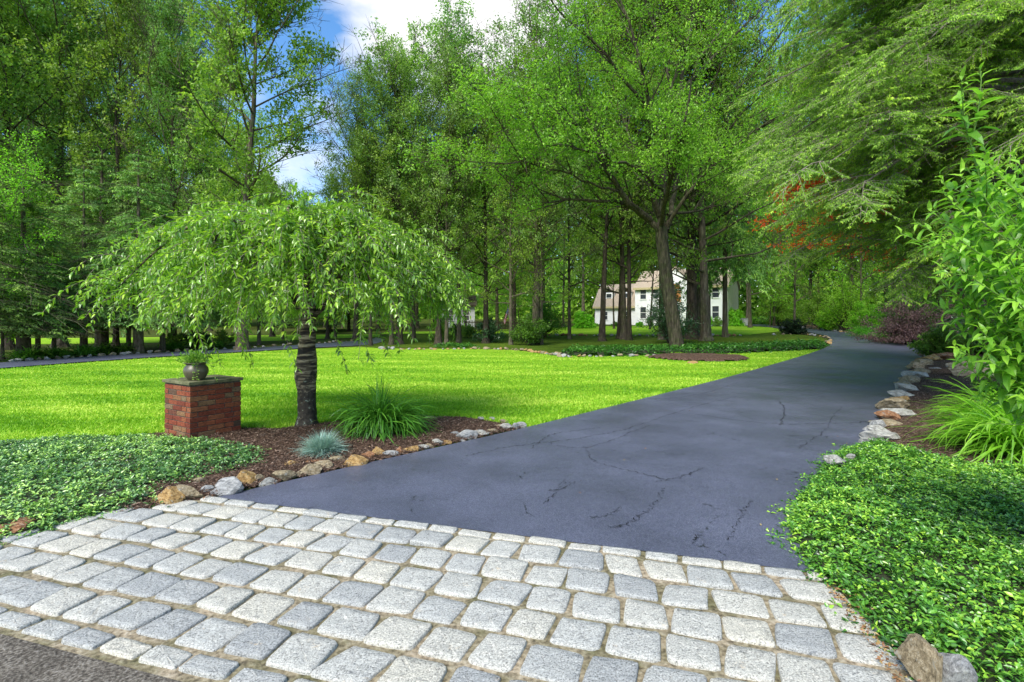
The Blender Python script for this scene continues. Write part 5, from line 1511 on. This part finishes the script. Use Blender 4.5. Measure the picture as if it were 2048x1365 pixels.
for i, (px, base, top, R_, mt__, lb) in enumerate([
    (1690, 664, 562, 46, 'leaf_bright', 'largest yellow-green shrub beyond the bend of the drive'), (1732, 669, 606, 34, 'leaf_bright', 'yellow-green shrub just left of the purple maple'), (1640, 660, 592, 36, 'leaf_maple', 'mid-green shrub left of the yellow-green ones'), (1600, 656, 596, 34, 'leaf_maple', 'green shrub at the left end of the bend planting'), (1560, 653, 590, 36, 'leaf_far', 'green shrub farthest left by the bend, near the house gable'), (1660, 662, 622, 26, 'leaf_bright', 'low yellow-green shrub in front of the largest one')]):
    shrub('bend_shrub', px, base, top, R_, mt__, lb, 90 + i, size=.16, per=11, nst=34, group='shrubs beyond the bend')
shrub('purple_maple', 1812, 690, 596, 92, 'purple', 'low spreading purple-leaved maple beside the drive bend', 11, size=.11, per=14, nst=46, flat=.85, up=.0, wr=.4, cat='tree', low=.05)
shrub('purple_maple', 1885, 694, 598, 66, 'purple', 'second purple-leaved maple, right of the first and darker', 12, size=.11, per=12, nst=34, flat=.75, up=.0, wr=.4, cat='tree')
shrub('dark_shrub', 1885, 719, 655, 48, 'shrub', 'dark green shrub at the end of the right stone edging', 13, size=.09, per=12, nst=34)
shrub('dark_shrub', 1858, 706, 668, 30, 'leaf_oak', 'small dark green shrub overhanging the drive at the edging end', 14, size=.09, per=10, nst=24)
shrub('dark_shrub', 1960, 712, 600, 70, 'rhodo', 'big dark shrub behind the boulder', 15, size=.13, per=10, nst=40)
shrub('dark_shrub', 2060, 725, 560, 90, 'leaf_oak', 'big dark shrub behind the broad-leaved shrub at the right edge', 16, size=.13, per=10, nst=40)
shrub('small_plant', 1975, 800, 762, 40, 'shrub', 'low green plant in front of the boulder', 17, size=.05, per=8, nst=18)
shrub('dark_shrub', 350, 698, 668, 26, 'leaf_oak', 'dark bush across the lane behind the pier', 18, size=.12, per=8, nst=16, group='bushes across the lane')
shrub('dark_shrub', 392, 696, 655, 30, 'rhodo', 'darker bush across the lane above the pot', 19, size=.14, per=8, nst=18, group='bushes across the lane')
shrub('dark_shrub', 448, 692, 660, 28, 'leaf_oak', 'bush across the lane left of the tall straight trunk', 20, size=.12, per=8, nst=16, group='bushes across the lane')
shrub('dark_shrub', 935, 676, 652, 24, 'leaf_oak', 'bush behind the twin trunks left of the flag', 21, size=.14, per=8, nst=16)
shrub('dark_shrub', 1850, 676, 560, 90, 'shrub', 'tall green shrub behind the purple maples', 22, size=.18, per=11, nst=46)
rmt = thing('red_maple', 'red-leaved maple showing through the hemlock boughs over the drive bend', 'tree', (xat(1985, 15.2), 15.2, 0))
gt = Geo(); gc = Geo(); rng = np.random.default_rng(66); limbs = []
ex = xat(1985, 15.2)
for px, py, Y in [(1575, 385, 11.6), (1625, 362, 11.4), (1668, 348, 11.6), (1590, 372, 11.2), (1650, 375, 11.2), (1560, 440, 12.4), (1600, 430, 14.2), (1700, 395, 13.6), (1740, 340, 14), (1800, 300, 14), (1900, 235, 13), (1985, 190, 12.6), (1650, 470, 14.6), (1600, 490, 15)]:
    e = np.array([xat(px, Y) - ex, Y - 15.2, zat(py, Y)])
    q = smoothpath([(0, 0, 0), (e[0] * .15, e[1] * .2, e[2] * .5), (e[0] * .55, e[1] * .55, e[2] * .93), e], 14)
    tube(gt, q, np.linspace(.06, .006, 14), 6, caps=False); limbs.append((q, .06, .006))
p0, p1 = grow(limbs, rng, gt, 2.2, 1.0, 5, .35, 0, flat=.85, t0=.5, rtwig=.004)
leafy(gc, p0, p1, rng, 8, .09, spread=.07, nb=1.6, wr=.35)
gt.build('stems', M['bark'], rmt); gc.build('foliage', M['red'], rmt)

# ------------------------------------------------------------------ house
th = math.radians(-33)
hs = thing('white_house', 'two-storey white clapboard house with tan roofs and an amber arched window', 'house', (12.1, 76.2, .75), th)
LH, D_ = 18.7, 8.0
def roofslab(g, x0, x1, y0, z0, y1, z1, t=.18):
    V = [(x0, y0, z0), (x1, y0, z0), (x1, y1, z1), (x0, y1, z1), (x0, y0, z0 + t), (x1, y0, z0 + t), (x1, y1, z1 + t), (x0, y1, z1 + t)]
    g.add(V, [(3, 2, 1, 0), (4, 5, 6, 7), (0, 1, 5, 4), (1, 2, 6, 5), (2, 3, 7, 6), (3, 0, 4, 7)])
g = Geo(); g.box(6.4, LH, 0, D_, -1, 5.3); g.box(10.4, 14.2, -.9, 0, -1, 5.9); 
g.add([(10.4, -.9, 5.9), (14.2, -.9, 5.9), (12.3, -.9, 7.7), (10.4, 2.5, 5.9), (14.2, 2.5, 5.9), (12.3, 2.5, 7.7)], None, [(0, 1, 2), (3, 5, 4)])
g.build('wall', M['siding'], hs)
g = Geo(); g.box(LH + .001, LH + .02, .02, D_, -1, 5.3)
g.add([(LH + .02, 0, 5.3), (LH + .02, D_, 5.3), (LH + .02, D_ / 2, 7.8)], None, [(0, 1, 2)])
g.build('gable_wall', M['cream'], hs); g = Geo()
g.add([(6.39, 0, 5.3), (6.39, D_, 5.3), (6.39, D_ / 2, 7.8)], None, [(0, 2, 1)])
g.build('gable_wall', M['cream'], hs)
g = Geo(); g.box(0, 6.4, .6, 7.4, -1, 2.7)
g.add([(0, .6, 2.7), (0, 7.4, 2.7), (0, 5.4, 5.4), (0, 2.6, 5.4), (0, 4, 6.1)], [(0, 3, 2, 1)], [(3, 4, 2)])
g.box(1.2, 2.7, 1.3, 2.9, 3.0, 4.9); g.box(3.9, 5.4, 1.3, 2.9, 3.0, 4.9)
g.build('garage_wall', M['siding'], hs)
g = Geo()
roofslab(g, 6.2, LH + .3, -.35, 5.15, D_ / 2, 7.85); roofslab(g, 6.2, LH + .3, D_ + .35, 5.15, D_ / 2, 7.85)
g.add([(10.1, -1.1, 5.7), (12.3, -1.1, 7.85), (12.3, 3.5, 7.85), (10.1, 2.5, 5.7), (10.1, -1.1, 5.85), (12.3, -1.1, 8.0), (12.3, 3.5, 8.0), (10.1, 2.5, 5.85)], [(0, 1, 2, 3), (4, 7, 6, 5), (0, 4, 5, 1)])
g.add([(14.5, -1.1, 5.7), (12.3, -1.1, 7.85), (12.3, 3.5, 7.85), (14.5, 2.5, 5.7), (14.5, -1.1, 5.85), (12.3, -1.1, 8.0), (12.3, 3.5, 8.0), (14.5, 2.5, 5.85)], [(0, 3, 2, 1), (4, 5, 6, 7), (0, 1, 5, 4)])
rf = g.build('roof', M['shingle'], hs)
g = Geo(); g.box(6.25, 10.1, -.42, -.34, 5.05, 5.35); g.box(14.5, LH + .3, -.42, -.34, 5.05, 5.35); g.build('gutter', M['fascia'], rf)
g = Geo(); g.box(8.6, 9.5, 4.4, 5.2, 6.8, 8.9); g.build('chimney', M['rock_tan'], rf)
g = Geo()
roofslab(g, -.25, 6.39, .25, 2.62, 2.6, 5.35); roofslab(g, -.25, 6.39, 2.6, 5.35, 4, 6.1); roofslab(g, -.25, 6.39, 7.75, 2.62, 5.4, 5.35); roofslab(g, -.25, 6.39, 5.4, 5.35, 4, 6.1)
g.add([(1.1, 1.1, 4.9), (1.95, 1.1, 5.6), (1.95, 3.4, 5.6), (1.1, 3.0, 4.9)], [(0, 1, 2, 3)]); g.add([(2.8, 1.1, 4.9), (1.95, 1.1, 5.6), (1.95, 3.4, 5.6), (2.8, 3.0, 4.9)], [(0, 3, 2, 1)])
g.add([(3.8, 1.1, 4.9), (4.65, 1.1, 5.6), (4.65, 3.4, 5.6), (3.8, 3.0, 4.9)], [(0, 1, 2, 3)]); g.add([(5.5, 1.1, 4.9), (4.65, 1.1, 5.6), (4.65, 3.4, 5.6), (5.5, 3.0, 4.9)], [(0, 3, 2, 1)])
r2 = g.build('garage_roof', M['shingle'], hs)
g = Geo(); g.box(-.2, 6.35, .18, .26, 2.52, 2.80); g.build('gutter', M['fascia'], r2)
def win(x, z, wd_, hg, y, parent=hs):
    g = Geo(); t = .07
    x0, x1, z0, z1 = x - wd_ / 2, x + wd_ / 2, z - hg / 2, z + hg / 2
    g.box(x0 - t, x0, y - .05, y + .02, z0 - t, z1 + t); g.box(x1, x1 + t, y - .05, y + .02, z0 - t, z1 + t)
    g.box(x0, x1, y - .05, y + .02, z1, z1 + t); g.box(x0 - .1, x1 + .1, y - .09, y + .018, z0 - t - .04, z0)
    g.box(x0, x1, y - .04, y + .01, z - .03, z + .03)
    f = g.build('window', M['trim'], parent)
    g = Geo(); g.box(x0, x1, y - .012, y + .015, z0, z - .03); g.box(x0, x1, y - .012, y + .015, z + .03, z1)
    g.build('pane', M['glass'], f)
for x, y in ((7.6, 0), (9.3, 0), (15.1, 0), (17.25, 0)):
    win(x, 4.45, .80, 1.35, y); win(x, 1.85, .80, 1.55, y)
win(1.6, 1.45, .8, 1.15, .6); win(4.6, 1.45, .8, 1.15, .6); win(1.95, 4.1, .8, 1.2, 1.3); win(4.65, 4.1, .8, 1.2, 1.3)
# arched window over the entry
g = Geo(); y = -.92
g.box(11.55, 13.05, y - .02, y + .01, 3.2, 4.85)
arc = [(12.3 + .75 * math.cos(a), y - .02, 4.95 + .75 * math.sin(a)) for a in np.linspace(0, math.pi, 17)]
g.add([(12.3, y - .02, 4.95)] + arc, None, [(0, i + 1, i + 2) for i in range(16)])
cw = Geo(); cw.box(11.45, 11.55, y - .06, y, 3.1, 4.95); cw.box(13.05, 13.15, y - .06, y, 3.1, 4.95); cw.box(11.55, 13.05, y - .06, y, 4.85, 4.95); cw.box(11.55, 13.05, y - .06, y, 3.1, 3.2); cw.box(12.28, 12.32, y - .05, y, 3.2, 4.85)
tube(cw, [(12.3 + .79 * math.cos(a), y - .03, 4.95 + .79 * math.sin(a)) for a in np.linspace(0, math.pi, 21)], .045, 5)
aw_ = cw.build('arched_window', M['trim'], hs); g.build('pane', M['curtain'], aw_)
g = Geo(); g.box(11.7, 12.9, -.94, -.905, 0, 2.15); dr = g.build('door', M['black'], hs)
g = Geo(); g.box(12.75, 12.8, -.98, -.94, 1.0, 1.1); g.build('handle', M['metal'], dr)

# pale building glimpsed far left through the trunks
p = P(893, 664)
ob = thing('pale_outbuilding', 'pale building glimpsed between dark trunks left of the flag', 'building', (p[0], p[1] + 12, ghf(0, p[1] + 12)), .12)
g = Geo(); g.box(-2.2, 1.9, 0, 6, -1, 2.6); g.build('wall', M['white'], ob)
g = Geo(); roofslab(g, -2.5, 2.2, -.4, 2.55, 3, 3.9); roofslab(g, -2.5, 2.2, 6.4, 2.55, 3, 3.9); g.build('roof', M['bark_dark'], ob)
for x in (-1.1, .8): win(x, 1.5, .8, 1.2, 0, ob)
# picket fence beside it
p = P(985, 668)
fn = thing('picket_fence', 'dark picket fence between the trunks behind the flag', 'fence', (p[0] - 2.8, p[1] + 5, ghf(0, p[1] + 5)), .05)
g = Geo()
g.box(0, 6.6, -.02, .02, .25, .32); g.box(0, 6.6, -.02, .02, .85, .92); g.build('rail', M['bark_dark'], fn)
g = Geo()
for i in range(44): g.box(i * .15, i * .15 + .06, -.045, -.021, .02, 1.1)
g.build('picket', M['bark_dark'], fn)
for i in range(4):
    g = Geo(); g.box(-.05 + i * 2.18, .05 + i * 2.18, .021, .12, -.1, 1.2); g.build('post', M['bark_dark'], fn)
# flag
p = P(1012, 686)
fl = thing('flag_on_pole', 'small red white and blue striped flag hanging from a slanted pole among the trunks', 'flag', p)
g = Geo(); top_ = np.array([0.12, 0, 2.35]); segs(g, [(.42, 0, 0)], [top_ + [-.02, 0, .12]], .018, .014, 8); g.build('pole', M['metal'], fl)
g = Geo(); nu, nv = 38, 13
U, Vv = np.meshgrid(np.linspace(0, 1, nu + 1), np.linspace(0, 1, nv + 1))
# hoist runs down the pole, the fly sags steeply
Lf, Hf = 1.15, .62
X = -.30 * U * Lf * .85 + .16 * Vv * Hf * .8 + .12; Z = 2.35 - U * Lf * .80 - Vv * Hf * .62 * (1 - .35 * U); Yy = .05 * np.sin(U * 7 + Vv * 5) + .06 * np.sin(Vv * 9)
V = np.stack([X, Yy, Z], 2).reshape(-1, 3)
g0, gr, gb = [], [], []
for j in range(nv):
    for i in range(nu):
        q = (j * (nu + 1) + i, (j + 1) * (nu + 1) + i, (j + 1) * (nu + 1) + i + 1, j * (nu + 1) + i + 1)
        star = i < 15 and j < 7
        if star: (g0 if (i % 3 == 1 and j % 2 == 0) else gb).append(q)
        elif j % 2 == 0: gr.append(q)
        else: g0.append(q)
g.V = [V.astype(np.float32)]; g.n = len(V)
for qs, m_ in ((g0, 0), (gr, 1), (gb, 2)):
    g.Q.append(np.array(qs)); g.qr.append(np.full(len(qs), .5, np.float32)); g.qm.append(np.full(len(qs), m_, np.int32))
M['flag_red'] = noisy('flag red', [(.3, (.42, .03, .04)), (.7, (.55, .05, .06))], 9, .8)
M['flag_blue'] = noisy('flag blue', [(.3, (.02, .035, .13)), (.7, (.035, .055, .19))], 9, .8)
g.build('flag_cloth', [M['white'], M['flag_red'], M['flag_blue']], fl)
# utility box by the house
p = P(1490, 651)
ub = thing('utility_box', 'small pale utility box right of the house gable', 'box', p, -.4)
g = Geo(); g.box(-.7, .7, -.6, .6, 0, .9); g.build('casing', M['white'], ub)
g = Geo(); g.box(-.76, .76, -.66, .66, .902, 1.0); g.build('lid', M['grey'], ub)
